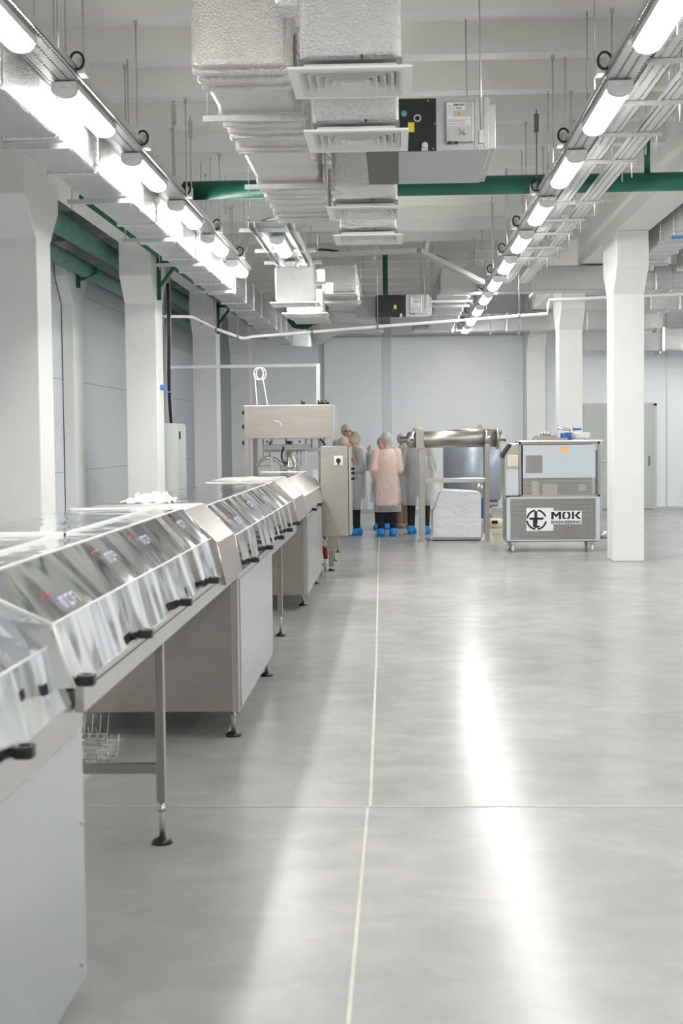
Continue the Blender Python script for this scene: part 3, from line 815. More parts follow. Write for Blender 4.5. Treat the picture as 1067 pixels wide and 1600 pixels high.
# ------------------------------------------------------------------ the production line
def foot(mb_parent, x, y, ztop, r=.042, stud=.012):
    f = MB().lathe((x, y, 0), [(r, 0), (r, .008), (r * .85, .018), (.018, .026), (.012, .03)], 'Z', 18).build('foot_pad', BLACK, mb_parent)
    MB().tube([(x, y, .02), (x, y, ztop)], stud, 8).lathe((x, y, ztop - .05), [(.018, 0), (.018, .02)], 'Z', 6).build('stud', STEEL_L, f)


def latch(parent, x, y, z, s=.62):
    n = 14; o_ = MB()
    out, inn = [], []
    for k in range(n):
        a = 2 * PI * k / n
        out.append((x + .035 * s + .040 * s * math.copysign(abs(math.cos(a)) ** .6, math.cos(a)), y + .045 * s * math.copysign(abs(math.sin(a)) ** .6, math.sin(a))))
        inn.append((x + .038 * s + .020 * s * math.cos(a), y + .024 * s * math.sin(a)))
    vs = [(p[0], p[1], z - .026 * s) for p in out] + [(p[0], p[1], z + .022 * s) for p in out] + [(p[0], p[1], z + .022 * s) for p in inn] + [(p[0], p[1], z - .004) for p in inn]
    fs = [tuple(range(n))]
    for j in range(3):
        fs += [(j * n + k, j * n + (k + 1) % n, (j + 1) * n + (k + 1) % n, (j + 1) * n + k) for k in range(n)]
    fs += [tuple(3 * n + k for k in range(n))]
    o_.add(vs, fs)
    l_ = o_.build('latch', BLACK, parent, .003)
    MB().box(x - .012, x + .012, y - .02, y + .02, z - .012, z + .006).build('latch_plate', BLACK, l_)


def strip(pts, wd, m, name, parent):
    mb = MB()
    for a, b in zip(pts[:-1], pts[1:]):
        mb.tube([a, b], wd, 6)
    return mb.build(name, m, parent)


def hood(t, y0, y1, prof, ys=None, side=MIRROR, trim=True, panels=None):
    """prof (X,Z): bottom, bend, top, topleft, bottomleft; split into faces as separate sheets"""
    (bx, bz), (mx_, mz), (tx, tz), (lx, lz) = prof
    ya, yb_, yc = ys or (y0, y0, y0)
    Y0 = {(bx, bz): ya, (mx_, mz): yb_, (tx, tz): yc}
    def sheet(name, a, b, m, th=.006):
        d_ = Vector((b[0] - a[0], b[1] - a[1])); nn = Vector((-d_.y, d_.x)).normalized() * th
        mb = MB().prism([a, b, (b[0] + nn.x, b[1] + nn.y), (a[0] + nn.x, a[1] + nn.y)], y0, y1)
        u, v = Y0.get(a, yc), Y0.get(b, yc)
        for i, yy in enumerate((u, v, v, u)): mb.v[i] = (mb.v[i][0], yy, mb.v[i][2])
        return mb.build(name, m, t)
    sheet('lower_panel', (bx, bz), (mx_, mz), side)
    sheet('sloping_panel', (mx_, mz), (tx, tz), side)
    sheet('top_panel', (tx, tz), (lx, lz), MIRTOP)
    sheet('rear_panel', (lx, lz), (lx - .01, bz), STEEL_L)
    hb_ = MB().prism([(bx - .004, bz), (mx_ - .004, mz - .001), (tx - .002, tz - .004), (lx + .002, lz - .004), (lx + .002, bz)], y0 + .001, y1 - .001)
    for i, yy in enumerate((ya, yb_, yc, yc, yc)): hb_.v[i] = (hb_.v[i][0], yy + .001, hb_.v[i][2])
    hb_.build('hood_body', side, t)
    if trim:
        strip([(mx_ + .001, yb_, mz), (mx_ + .001, y1, mz)], .0035, WPLAS, 'bend_edge', t)
        strip([(tx + .001, yc, tz), (tx + .001, y1, tz)], .004, WPLAS, 'top_edge', t)
        MB().box(lx, tx, y1 - .012, y1, tz - .002, tz + .006).build('end_lip', WPLAS, t)
    return t


def ribcap(t, y0, y1, prof, m=STEEL_W, name='bridge_plate', e=.012):
    pts = [(a + (e if i < 3 else 0), b + (e * .6 if i else 0)) for i, (a, b) in enumerate(prof)]
    pts = pts + [(prof[-1][0], prof[0][1])]
    o = MB().prism(pts, y0, y1).build(name, m, t, .004)
    for yy in (y0, y1):
        strip([(p[0], yy, p[1]) for p in pts[:4]], .004, STEEL_L, 'welded_edge', o)
    return o


def stickers(t, spots, prof):
    (bx, bz), (mx_, mz), (tx, tz), _ = prof
    for yy, f_, sc in spots:
        ux, uz = tx - mx_, tz - mz; nn = Vector((uz, -ux)).normalized() * .010
        nn = Vector((abs(nn.x), abs(nn.y)))
        def P(u, v):   # u along the line, v up the slope
            return (mx_ + ux * v + nn.x * .6, yy + u, mz + uz * v + nn.y * .6)
        q_ = MB()
        for (u0, u1, v0, v1) in ((0, .012, .1, .5), (0, .06, .42, .5), (.03, .042, .1, .42), (.075, .12, .42, .5), (.075, .085, .1, .5), (.075, .12, .1, .18), (.14, .15, .15, .5), (.14, .19, .42, .5), (.14, .18, .26, .32), (.20, .21, .1, .45)):
            v0 = f_ + (v0 - .3) * .5; v1 = f_ + (v1 - .3) * .5
            q_.add([P(u0 * sc, v0), P(u1 * sc, v0), P(u1 * sc, v1), P(u0 * sc, v1)], [(0, 1, 2, 3)])
        q_.build('purple_lettering', PURPLE, t)
        c_ = P(-.05 * sc, f_ + .2)
        MB().ell(c_, (.004, .008, .004), 10, 6).build('red_light', REDP, t)


P1 = ((-.875, .955), (-.925, 1.13), (-1.062, 1.28), (-1.61, 1.28))
P0 = ((-.902, .897), (-.94, 1.07), (-1.10, 1.22), (-1.62, 1.25))
# nearest machine
t = thing('packaging_line_end', 'polished steel machine end with tall plain side panel at the lower left edge', 'machine', (-1.3, 2.6, 0), 'sections of the steel line')
MB().box(-1.85, -.92, 1.2, 4.0, .06, .88).build('side_cabinet', SIDE, t, .006)
hood(t, 1.2, 3.8, P0)
MB().box(-.93, -.905, 1.2, 3.95, .80, .895).build('frame_rail', STEEL_L, t, .003)
MB().box(-.9195, -.917, 1.2, 3.93, .868, .873).build('seam', GASK, t)
latch(t, -.90, 3.22, .897); latch(t, -.90, 2.3, .897)
for yy, zz in ((3.93, .12), (3.93, .80), (3.97, .52)):
    MB().lathe((-.921, yy, zz), [(.008, 0), (.008, .006)], 'X', 10).build('bolt', GALV, t)
strip([(-.947, 3.8, 1.06), (-1.12, 3.8, 1.195)], .004, WPLAS, 'end_edge', t)
foot(t, -1.0, 3.85, .07, .03)
# second section on legs
t = thing('conveyor_section', 'hooded conveyor section on slim steel legs beside the nearest machine end', 'machine', (-1.25, 5.3, 0), 'sections of the steel line')
hood(t, 3.72, 6.86, P1, ys=(3.72, 3.69, 3.35))
strip([(-.874, 3.72, .955), (-.924, 3.69, 1.13), (-1.061, 3.35, 1.28)], .0045, WPLAS, 'end_edge', t)
MB().box(-.90, -.872, 3.82, 7.5, .868, .955).build('frame_rail', STEEL_L, t, .003)
MB().box(-1.61, -1.20, 4.99, 5.02, 1.275, 1.290).box(-1.206, -1.20, 3.4, 6.86, 1.275, 1.2885).build('top_seam', WPLAS, t)
MB().box(-.8722, -.870, 3.95, 7.2, .93, .934).build('seam', GASK, t)
for yy in (3.76, 4.66, 5.56, 6.42): latch(t, -.872, yy, .972)
MB().box(-1.62, -.9, 3.82, 7.5, .9, .93).build('conveyor_bed', STEEL_W, t)
for xx in (-.96, -1.58):
    lg = MB().box(xx - .018, xx + .018, 5.52, 5.56, .17, .9).build('leg', STEEL_W, t, .003)
    foot(lg, xx, 5.54, .18)
MB().box(-1.58, -.97, 5.525, 5.555, .285, .325).build('crossbar', STEEL_W, t, .002)
stickers(t, ((3.9, .2, .9), (4.75, .55, .8), (5.45, .6, .8), (6.4, .62, .8)), P1)
# third section: cabinet
P2 = ((-.865, .90), (-.905, 1.085), (-1.072, 1.247), (-1.64, 1.247))
t = thing('conveyor_section', 'hooded conveyor section over a large steel cabinet in the middle of the line', 'machine', (-1.3, 9.5, 0), 'sections of the steel line')
ribcap(t, 6.86, 7.58, ((-.862, .90), (-.905, 1.10), (-1.068, 1.262), (-1.62, 1.262)))
hood(t, 7.58, 11.9, P2)
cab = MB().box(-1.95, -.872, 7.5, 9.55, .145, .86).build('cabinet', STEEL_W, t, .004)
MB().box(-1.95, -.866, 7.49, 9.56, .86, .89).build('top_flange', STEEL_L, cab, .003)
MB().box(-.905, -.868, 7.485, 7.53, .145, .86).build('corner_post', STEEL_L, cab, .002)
MB().box(-.873, -.866, 7.6, 9.53, .15, .855).build('side_sheet', SIDE, cab)
for xx, yy in ((-.91, 7.57), (-.91, 9.5), (-1.85, 7.57), (-1.85, 9.5)): foot(t, xx, yy, .15, .045)
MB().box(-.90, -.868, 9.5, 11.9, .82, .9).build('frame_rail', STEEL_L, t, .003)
for yy in (8.17, 9.1, 10.0, 10.8, 11.65): latch(t, -.862, yy, .912)
lg = MB().box(-.995, -.955, 11.4, 11.44, .17, .85).build('leg', STEEL_W, t, .003); foot(lg, -.975, 11.42, .18)
lg = MB().box(-1.6, -1.56, 11.4, 11.44, .17, .85).build('leg', STEEL_W, t, .003); foot(lg, -1.58, 11.42, .18)
stickers(t, ((8.2, .3, 1.1), (9.3, .55, 1.2), (10.3, .5, 1)), P2)
# fourth
P3 = ((-.855, .90), (-.90, 1.06), (-1.07, 1.225), (-1.6, 1.225))
t = thing('conveyor_section', 'far hooded conveyor section over a cabinet, just before the filling machine', 'machine', (-1.3, 14.2, 0), 'sections of the steel line')
ribcap(t, 11.9, 13.1, ((-.862, .90), (-.905, 1.085), (-1.07, 1.25), (-1.62, 1.25)))
hood(t, 13.1, 16.3, P3, side=STEEL_L)
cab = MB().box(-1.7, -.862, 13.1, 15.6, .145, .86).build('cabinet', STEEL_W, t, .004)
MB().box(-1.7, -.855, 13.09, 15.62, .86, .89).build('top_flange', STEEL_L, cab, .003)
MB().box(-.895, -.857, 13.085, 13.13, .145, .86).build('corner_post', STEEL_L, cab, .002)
MB().box(-.863, -.856, 13.2, 15.58, .15, .855).build('side_sheet', SIDE, cab)
for xx, yy in ((-.93, 13.5), (-.93, 15.5), (-1.6, 13.5), (-1.6, 15.5)): foot(t, xx, yy, .15, .045)
for yy in (13.9, 14.9): latch(t, -.855, yy, .91)
# crumpled film on the hood
bl = MB(); gx, gy = 16, 14
for i in range(gx + 1):
    for j in range(gy + 1):
        ed = min(i, gx - i, j, gy - j) / 4
        bl.v.append((-1.585 + .27 * i / gx + random.uniform(-.008, .008), 7.95 + .42 * j / gy + random.uniform(-.012, .012), 1.256 + min(1, ed + .15) * random.uniform(.0, .055) + .01 * math.sin(i * 1.3 + j)))
for i in range(gx):
    for j in range(gy):
        a_ = i * (gy + 1) + j; bl.f.append((a_, a_ + 1, a_ + gy + 2, a_ + gy + 1)); bl.sm.append(False)
bl.build('plastic_film', CLEARW).modifiers.new('s', 'SOLIDIFY').thickness = .004
tag(bpy.data.objects['plastic_film'], 'crumpled clear plastic film lying on top of the hooded line', 'plastic film')
# wire racks on the floor behind the nearest machine
for k, (zz, x0, x1, y0) in enumerate(((.0, -1.85, -1.46, 7.0), (.115, -1.9, -1.5, 6.95))):
    wr = MB(); z_ = zz + .005
    for j in range(3):
        wr.tube([(x0, y0 - .12 + .12 * j, z_), (x1, y0 - .12 + .12 * j, z_)], .0035, 5)
        if k == 0: wr.tube([(x0, y0 - .12 + .12 * j, z_ + .07), (x1, y0 - .12 + .12 * j, z_ + .07)], .003, 5)
    for i in range(11):
        x_ = x0 + (x1 - x0) * i / 10
        wr.tube([(x_, y0 - .13, z_ + .085), (x_ + .01, y0 - .13, z_), (x_, y0 + .13, z_), (x_ + .01, y0 + .13, z_ + .1)], .0025, 5)
    if k == 1:
        wr.tube([(x1, y0 - .12, z_), (x1 - .0, y0 - .12, 0)], .004, 5).tube([(x0, y0 + .12, z_), (x0, y0 + .12, 0)], .004, 5).tube([(x1, y0 + .12, z_), (x1, y0 + .12, 0)], .004, 5)
    tag(wr.build('wire_rack', STEEL_L), ('wire rack lying on the floor behind the slim leg', 'upper wire rack standing over the one on the floor')[k], 'wire rack', 'wire racks')

# ------------------------------------------------------------------ filling machine
YM = 17.0
a, b = at(381, 686, Y=YM), at(519.5, 632, Y=YM)
x0, x1, z0, z1 = a.x, b.x, a.z, b.z
t = thing('filling_machine', 'tall steel filling machine with a box head on posts at the end of the line', 'machine', ((x0 + x1) / 2, YM + .5, 0))
MB().box(x0, x1, YM, YM + .95, z0, z1).build('head_box', STEEL_W, t, .006)
MB().box(x1, x1 + .01, YM + .01, YM + .95, z0, z1 - .01).build('head_side', SIDE, t)
def mm(px, py, Y=YM): return at(px, py, Y=Y)
for px0, px1, yy, nm in ((382, 389.5, YM, 'post'), (519.5 - 8, 519.5, YM, 'post'), (395, 402, YM + .8, 'post'), (497, 501, YM + .8, 'post')):
    p, q = mm(px0, 700, yy), mm(px1, 700, yy)
    pp = MB().box(p.x, q.x, yy, yy + .05, .06, z0).build(nm, STEEL_W, t)
    foot(pp, (p.x + q.x) / 2, yy + .025, .07, .04)
MB().box(x0, x1, YM + .02, YM + .9, .86, .90).build('deck', STEEL_L, t)
MB().box(x0 + .0, x1 - .1, YM + .02, YM + .9, .25, .86).build('lower_body', STEEL_W, t)
p, q = mm(411, 703, YM + .3), mm(485, 694, YM + .3)
MB().box(p.x, q.x, YM + .3, YM + .4, p.z, q.z).box(p.x, q.x + .12, YM + .42, YM + .46, p.z - .03, p.z + .02).build('crosshead', HOUSE, t, .004)
for px, py0, py1, r in ((424.5, 686, 740, .011), (478, 686, 738, .011), (411, 686, 720, .007), (447, 686, 720, .01), (464, 700, 730, .012), (470, 700, 728, .008), (487, 686, 700, .012), (422, 690, 712, .018)):
    p, q = mm(px, py0, YM + .35), mm(px, py1, YM + .35)
    MB().tube([p, q], r, 10).build('guide_rod', WPLAS if r == .011 else STEEL_L, t)
p = mm(452, 690, YM + .5)
MB().lathe((p.x, p.y, 1.2), [(.12, 0), (.11, .08), (.045, .2), (.04, .38)], 'Z', 16).build('hopper', STEEL_L, t)
MB().tube(arc([mm(443, 698, YM + .28), mm(440, 712, YM + .28), mm(443, 722, YM + .28), mm(450, 724, YM + .28)]), .012, 8).build('black_hose', BLACK, t)
MB().tube(arc([mm(402, 729, YM + .4), mm(408, 720, YM + .4), mm(420, 715, YM + .4), mm(432, 719, YM + .4), mm(442, 728, YM + .4)]), .022, 8).build('curved_guide', STEEL_L, t)
MB().tube([mm(402, 729, YM + .4), mm(425, 728, YM + .4)], .01, 8).build('guide_base', STEEL_L, t)
for px, py in ((417, 692), (468, 692)):
    p = mm(px, py, YM + .32); MB().box(p.x - .01, p.x + .01, p.y, p.y + .02, p.z, p.z + .03).build('stop', GALVD, t)
p = mm(489, 734, YM + .6); q = mm(497, 756, YM + .6)
MB().box(p.x, q.x, YM + .6, YM + .61, q.z, p.z).build('white_plate', WPLAS, t)
for zz_, px in ((645, 380), (667, 380), (692, 380)):
    p = mm(px, zz_); MB().box(p.x - .012, p.x + .012, YM - .01, YM + .03, p.z - .025, p.z + .025).build('hinge', BLACK, t)
for px in (474, 500, 505, 512):
    p = mm(px, 631, YM + .3); MB().box(p.x - .03, p.x + .02, YM + .28, YM + .32, p.z - .01, p.z + .02).tube([(p.x, YM + .3, p.z), (p.x - .03, YM + .3, p.z + .05)], .007, 6).build('air_fitting', BLACK, t)
MB().tube(arc([mm(427, 657.5, YM - .004), mm(433, 658, YM - .004), mm(438, 661, YM - .004), mm(440.5, 665.5, YM - .004)]), .005, 6).build('curved_mark', WPLAS, t)
MB().tube(arc([mm(500, 686, YM + .1), mm(504, 690, YM + .1), mm(508, 696, YM + .1)]), .012, 6).build('gas_strut', BLACK, t)
# heap of wrapped pieces by its outfeed
ob = MB()
for k in range(7):
    p = at(460 + 4.5 * k + random.uniform(-2, 2), 764 - random.uniform(0, 20), Y=16.5)
    ob.box(p.x - .055, p.x + .055, 16.35, 16.6, p.z - .04, p.z + .035, Matrix.Rotation(random.uniform(-.8, .9), 3, 'Y'))
wp_ = ob.build('outfeed_tray', MIRROR, None, .008); tag(wp_, 'bent polished steel outfeed parts in front of the filling machine', 'machine part')
a, b = at(456, 800, Y=16.4), at(497, 765, Y=16.4)
tag(MB().prism([(a.x, .2), (b.x - .0, .2), (b.x, .93), (b.x - .08, a.z + .17), (a.x, a.z + .2)], 16.35, 16.9).build('outfeed_cabinet', STEEL_W, None, .004), 'steel outfeed cabinet between the line and the control box', 'cabinet')
# control box
YK = 16.0
a, b = at(502, 838, Y=YK), at(543.5, 697, Y=YK)
t = thing('control_box', 'tall brushed steel control box with black rotary switch, hung on the filling machine', 'control box', ((a.x + b.x) / 2, YK, a.z))
MB().box(a.x, b.x, YK, YK + .62, a.z, b.z).build('body', STEEL_W, t, .006)
MB().box(b.x + .003, b.x + .028, YK + .01, YK + .61, a.z + .01, b.z - .01).build('door', STEEL_L, t, .004)
MB().box(b.x, b.x + .004, YK - .001, YK + .6, a.z, b.z).build('gasket', GASK, t)
p, q = at(522, 727, Y=YK), at(535.5, 712, Y=YK)
sw = MB().box(p.x, q.x, YK - .008, YK, p.z, q.z).build('switch_plate', WPLAS, t, .002)
c_ = ((p.x + q.x) / 2, YK - .03, (p.z + q.z) / 2)
MB().lathe(c_, [(.02, 0), (.028, .022)], 'Y', 16).box(c_[0] - .008, c_[0] + .008, YK - .035, YK - .02, c_[2] - .05, c_[2] + .015).build('switch_knob', BLACK, sw)
for py, m_ in ((718, REDP), (733, BLACK), (740, BLACK), (749, BLACK)):
    z_ = at(546, py, Y=YK).z
    MB().lathe((b.x + .028, YK + .25, z_), [(.014, 0), (.014, .02), (.018, .022), (.018, .04)], 'X', 12).build('push_button', m_, t)
bx_, tz_ = b.x, a.z
MB().box(a.x + .06, b.x - .12, YK + .15, YK + .5, .33, a.z + .01).build('pedestal', STEEL_W, t)
for px, py in ((522, 876), (527.5, 863)):
    p = at(px, py, Z=0)
    fo = MB().tube([(p.x, p.y, .02), (p.x, p.y, a.z - .02)], .011, 8).build('leg', STEEL_W, t)
    MB().lathe((p.x, p.y, 0), [(.045, 0), (.04, .012), (.012, .02)], 'Z', 14).build('foot_pad', BLACK, fo)
p = at(508, 862, Y=16.9)
cu = thing('caster_unit', 'red-wheeled caster with white cables under the control box', 'caster', (p.x, 16.9, 0))
MB().lathe((p.x - .02, 16.9, p.z), [(.085, 0), (.09, .01), (.09, .04), (.085, .05)], 'X', 20).build('wheel', REDW, cu)
MB().box(p.x - .04, p.x + .06, 16.85, 16.95, p.z, p.z + .14).lathe((p.x - .03, 16.9, p.z), [(.03, 0), (.03, .07)], 'X', 12).tube([(p.x, 16.9, p.z), (p.x, 16.9, 0.0)], .012, 8).build('fork', STEEL_L, cu)
MB().tube(arc([at(499, 800, Y=16.8), at(501, 830, Y=16.8), at(506, 846, Y=16.8), at(514, 855, Y=16.8)]), .006, 6).tube(arc([at(497, 795, Y=16.8), at(500, 834, Y=16.8), at(504, 850, Y=16.8), at(511, 856, Y=16.8)]), .006, 6).build('cable', WPLAS, cu)

# ------------------------------------------------------------------ tube machine
YT2 = 21.6
t = thing('tube_machine', 'horizontal steel tube on a tall frame in front of the visitors', 'machine', (.9, YT2, 0))
a, b = at(660, 686, Y=YT2), at(776, 686, Y=YT2)
zc = at(700, 686.5, Y=YT2).z; R_ = .125
MB().lathe((a.x, YT2, zc), [(R_ * .97, -.06), (R_, -.05), (R_, at(756, 686, Y=YT2).x - a.x)], 'X', 32).build('tube', STEEL_W, t)
xa_ = at(756, 686, Y=YT2).x; xb_ = at(775, 686, Y=YT2).x
MB().lathe((xa_, YT2, zc), [(R_ + .004, -.0), (R_ + .004, .06), (R_, .062), (R_, xb_ - xa_)], 'X', 32).build('tube_collar', STEEL_L, t)
fl = MB().lathe((xb_, YT2, zc), [(R_ + .035, 0), (R_ + .035, .03), (.05, .05), (.035, .06), (.035, .12), (.048, .125), (.048, .15)], 'X', 32).build('end_flange', STEEL_W, t)
bt = MB()
for k in range(12):
    a_ = 2 * PI * k / 12; bt.lathe((xb_ - .012, YT2 + (R_ + .02) * math.cos(a_), zc + (R_ + .02) * math.sin(a_)), [(.009, 0), (.009, .055)], 'X', 6)
bt.build('flange_bolts', STEEL_L, t)
xl_ = at(637, 686, Y=YT2).x
MB().lathe((xl_, YT2, zc), [(.05, -.12), (.05, -.03), (R_ - .01, 0), (R_, .03), (R_, at(650, 686, Y=YT2).x - xl_)], 'X', 28).build('left_head', STEEL_L, t)
p, q = at(649.5, 700, Y=YT2), at(661.5, 671, Y=YT2)
MB().box(p.x, q.x, YT2 - R_ - .02, YT2 + R_ + .02, zc - R_ - .01, q.z).build('clamp_plate', STEEL_W, t, .004)
MB().lathe((at(643, 687, Y=YT2).x, YT2 - R_ - .01, zc), [(.018, 0), (.018, .03)], 'Y', 10).build('port', BLACK, t)
for px0, px1, dy in ((655, 664, -.1), (655, 664, .25), (757, 764, -.1), (757, 764, .3)):
    p, q = at(px0, 780, Y=YT2), at(px1, 780, Y=YT2)
    lg = MB().box(p.x, q.x, YT2 + dy - .03, YT2 + dy + .03, .01, zc - .08).build('leg', STEEL_W, t, .003)
    MB().box(p.x - .02, q.x + .02, YT2 + dy - .05, YT2 + dy + .05, 0, .012).build('base_plate', STEEL_L, lg)
p, q = at(664, 754, Y=YT2), at(757, 747, Y=YT2)
MB().box(p.x, q.x, YT2 - .12, YT2 - .07, p.z, q.z).build('crossbar', STEEL_L, t, .003)
MB().box(p.x, q.x, YT2 + .23, YT2 + .28, p.z, q.z).build('crossbar', STEEL_L, t, .003)
# wrapped box on casters
Yw = 21.75
t = thing('wrapped_box', 'white box on casters wrapped in stretch film, under the tube machine', 'box', (.95, Yw + .25, 0))
P_ = [at(675.5, 841, Y=Yw), at(675.5, 803, Y=Yw), at(687, 770, Y=Yw), at(693, 765, Y=Yw), at(748, 768, Y=Yw), at(752, 774, Y=Yw), at(752, 841, Y=Yw)]
MB().prism([(p.x, p.z) for p in P_], Yw + .12 - .1, Yw + .55).build('wrapped_body', WRAP, t, .02, segs=3)
zb = P_[0].z
MB().box(P_[0].x + .01, P_[-1].x - .01, Yw + .04, Yw + .53, zb - .03, zb + .01).build('base_frame', STEEL_W, t)
for xx in (P_[0].x + .05, P_[-1].x - .07):
    for yy in (Yw + .08, Yw + .47):
        MB().lathe((xx - .015, yy, .03), [(.03, 0), (.03, .03)], 'X', 14).box(xx - .025, xx + .025, yy - .02, yy + .02, .03, zb - .02).build('caster', GALVD, t)
p = at(701, 766, Y=Yw + .1); MB().ell((p.x, p.y, p.z), (.03, .03, .022), 10, 6).build('red_cap', mat('faded_red_cap', (.6, .3, .28), .4), t)
# tank behind
Yt = 24.6
a, b = at(694, 783, Y=Yt), at(786, 673, Y=Yt)
xc = (a.x + b.x) / 2; r_ = (b.x - a.x) / 2
t = thing('steel_tank', 'large round tank wrapped in grey-blue film behind the tube machine', 'tank', (xc, Yt + r_, 0))
MB().lathe((xc, Yt + r_, 0), [(r_ * .1, a.z - .1), (r_ * .96, a.z), (r_, a.z + .03), (r_, b.z - .05)], 'Z', 40).build('shell', TANKM, t)
MB().lathe((xc, Yt + r_, 0), [(r_ + .02, b.z - .05), (r_ + .02, b.z + .01), (r_ * .5, b.z + .04)], 'Z', 40).build('lid_rim', STEEL_W, t)
p = at(748, 668, Y=Yt + .3); MB().box(p.x - .03, p.x + .05, Yt + .3, Yt + .34, b.z, p.z + .05, Matrix.Rotation(.7, 3, 'Y')).build('lid_handle', STEEL_W, t)
MB().lathe((xc, Yt + r_, 0), [(r_ * .9, a.z - .12), (r_ * .9, a.z - .02)], 'Z', 32).build('skirt', STEEL_W, t)
for k in range(4):
    a_ = PI / 4 + k * PI / 2
    MB().tube([(xc + r_ * .8 * math.cos(a_), Yt + r_ + r_ * .8 * math.sin(a_), 0), (xc + r_ * .8 * math.cos(a_), Yt + r_ + r_ * .8 * math.sin(a_), a.z - .05)], .04, 12).build('leg', STEEL_W, t)
# small items between
Yq = 23.3
p = at(779, 825, Y=Yq)
t = thing('cream_pump', 'small cream-coloured motor pump on the floor left of the wheeled unit', 'pump', (p.x, Yq, 0))
a, b = at(764, 836, Z=0), at(784, 826, Y=Yq)
MB().box(p.x - .2, p.x + .12, Yq - .1, Yq + .15, 0.0, .09).build('base', CREAM, t, .006)
MB().lathe((p.x - .16, Yq, .17), [(.05, 0), (.085, .02), (.085, .18), (.07, .2), (.07, .24), (.04, .26)], 'X', 20).build('motor', CREAM, t)
MB().box(p.x - .12, p.x - .02, Yq - .1, Yq - .05, .17, .22).build('terminal_box', BLACK, t)
p = at(747, 822, Y=Yq - .6)
t = thing('cream_valve_block', 'cream fitting with a looped cord beside the wrapped box', 'pump', (p.x + .05, Yq - .6, 0))
MB().box(p.x + .0, p.x + .1, Yq - .65, Yq - .55, 0, .26).lathe((p.x + .05, Yq - .6, .2), [(.05, 0), (.05, .08)], 'Z', 14).build('body', CREAM, t, .008)
MB().tube(arc([(p.x + .02, Yq - .68, .22), (p.x + .12, Yq - .7, .16), (p.x + .13, Yq - .7, .06), (p.x + .05, Yq - .7, .03)]), .008, 6).build('cord', WPLAS, t)
a = at(754, 800, Y=24.2)
tag(MB().box(a.x - .03, a.x + .05, 24.2, 24.28, 0, .55).build('blue_post', BLUE), 'dark blue post seen behind the tube machine frame', 'post')
p = at(762, 845, Z=0)
tag(MB().prism([(p.x - .11, 0), (p.x + .11, 0), (p.x + .045, .12), (p.x - .04, .12)], p.y - .02, p.y + .16).build('floor_wedge', WPLAS, None, .004), 'small white wedge block on the floor at the foot of the tube frame', 'wedge')
p = at(748, 762, Y=22.6)
tag(MB().lathe((p.x, 22.6, p.z), [(.02, -.08), (.07, -.07), (.07, -.03), (.03, -.02), (.03, .06)], 'Y', 18).tube([(p.x, 22.6, p.z), (p.x, 22.6, 0)], .015, 8).build('valve', STEEL_L), 'round steel valve right of and above the wrapped box', 'valve')

# ------------------------------------------------------------------ wheeled unit with the sign
Ym = 19.5
def m_(px, py, Y=Ym): return at(px, py, Y=Y)
a, b = m_(791.5, 847), m_(937, 690)
X0, X1 = a.x, b.x; ZB = a.z; ZM = m_(860, 775.5).z; ZT = b.z; XS = m_(811, 760).x; D = .75
t = thing('wheeled_machine', 'wheeled steel unit with perforated panels and black lettered sign, left of the nearest right column', 'machine', ((X0 + X1) / 2, Ym + D / 2, 0))
fr = MB()
for xx in (X0, X1 - .03):
    for yy in (Ym, Ym + D - .03):
        fr.box(xx, xx + .03, yy, yy + .03, ZB, ZM)
for zz in (ZB, ZM - .03):
    for yy in (Ym, Ym + D - .03): fr.box(X0, X1, yy, yy + .03, zz, zz + .03)
    for xx in (X0, X1 - .03): fr.box(xx, xx + .03, Ym, Ym + D, zz, zz + .03)
fr.build('lower_frame', STEEL_L, t)
# lower grille
gx0, gx1, gz0, gz1 = m_(796.5, 800).x, m_(931, 800).x, m_(860, 843).z, m_(860, 779).z
MB().box(gx0, gx1, Ym - .006, Ym - .004, gz0, gz1).build('lower_grille', PERF, t)
bd = MB()
for (u0, u1, v0, v1) in ((X0, gx0 + .005, ZB + .01, ZM - .01), (gx1 - .005, X1, ZB + .01, ZM - .01), (gx0, gx1, ZB + .01, gz0), (gx0, gx1, gz1, ZM - .01)):
    bd.box(u0, u1, Ym - .012, Ym - .002, v0, v1)
bd.build('grille_border', BLUEFILM, t)
MB().box(X0 - .004, X0 - .002, Ym + .03, Ym + D - .03, ZB + .03, ZM - .03).build('side_grille', PERFY, t)
MB().box(X0 + .02, X1 - .02, Ym + D - .04, Ym + D - .03, ZB, ZM).box(X0, X1, Ym, Ym + D, ZB, ZB + .01).box(X1 - .01, X1, Ym, Ym + D, ZB, ZM).build('back_sheet', GALVD, t)  # sheets coloured dark so the grille holes look shaded inside
MB().box(X0 + .2, X0 + .55, Ym + .2, Ym + .5, ZB + .03, ZB + .35).lathe((X1 - .35, Ym + .35, ZB + .05), [(.12, 0), (.12, .35)], 'Z', 20).build('compressor', RUBBER, t)
# upper body
up = MB()
for (u0, u1) in ((XS, XS + .03), (X1 - .03, X1)):
    for yy in (Ym, Ym + D - .03): up.box(u0, u1, yy, yy + .03, ZM, ZT)
up.box(XS, X1, Ym, Ym + .03, ZT - .03, ZT).box(XS, X1, Ym, Ym + .03, ZM, ZM + .02).box(XS, X1, Ym + D - .03, Ym + D, ZT - .03, ZT)
up.build('upper_frame', STEEL_W, t)
px0, px1 = m_(817, 750).x, m_(930, 750).x
v1, v2, v3, v4 = m_(870, 739).z, m_(870, 711).z, m_(870, 746.5).z, m_(870, 773).z
wx0, wx1 = m_(821, 750).x, m_(847.5, 750).x
up2 = MB()
top_ = m_(870, 695).z
up2.box(px0, wx0, Ym - .006, Ym, v3, top_).box(wx1, px1, Ym - .006, Ym, v3, top_).box(wx0, wx1, Ym - .006, Ym, v2, top_).box(wx0, wx1, Ym - .006, Ym, v3, v1)
up2.build('film_panel', BLUEFILM, t)
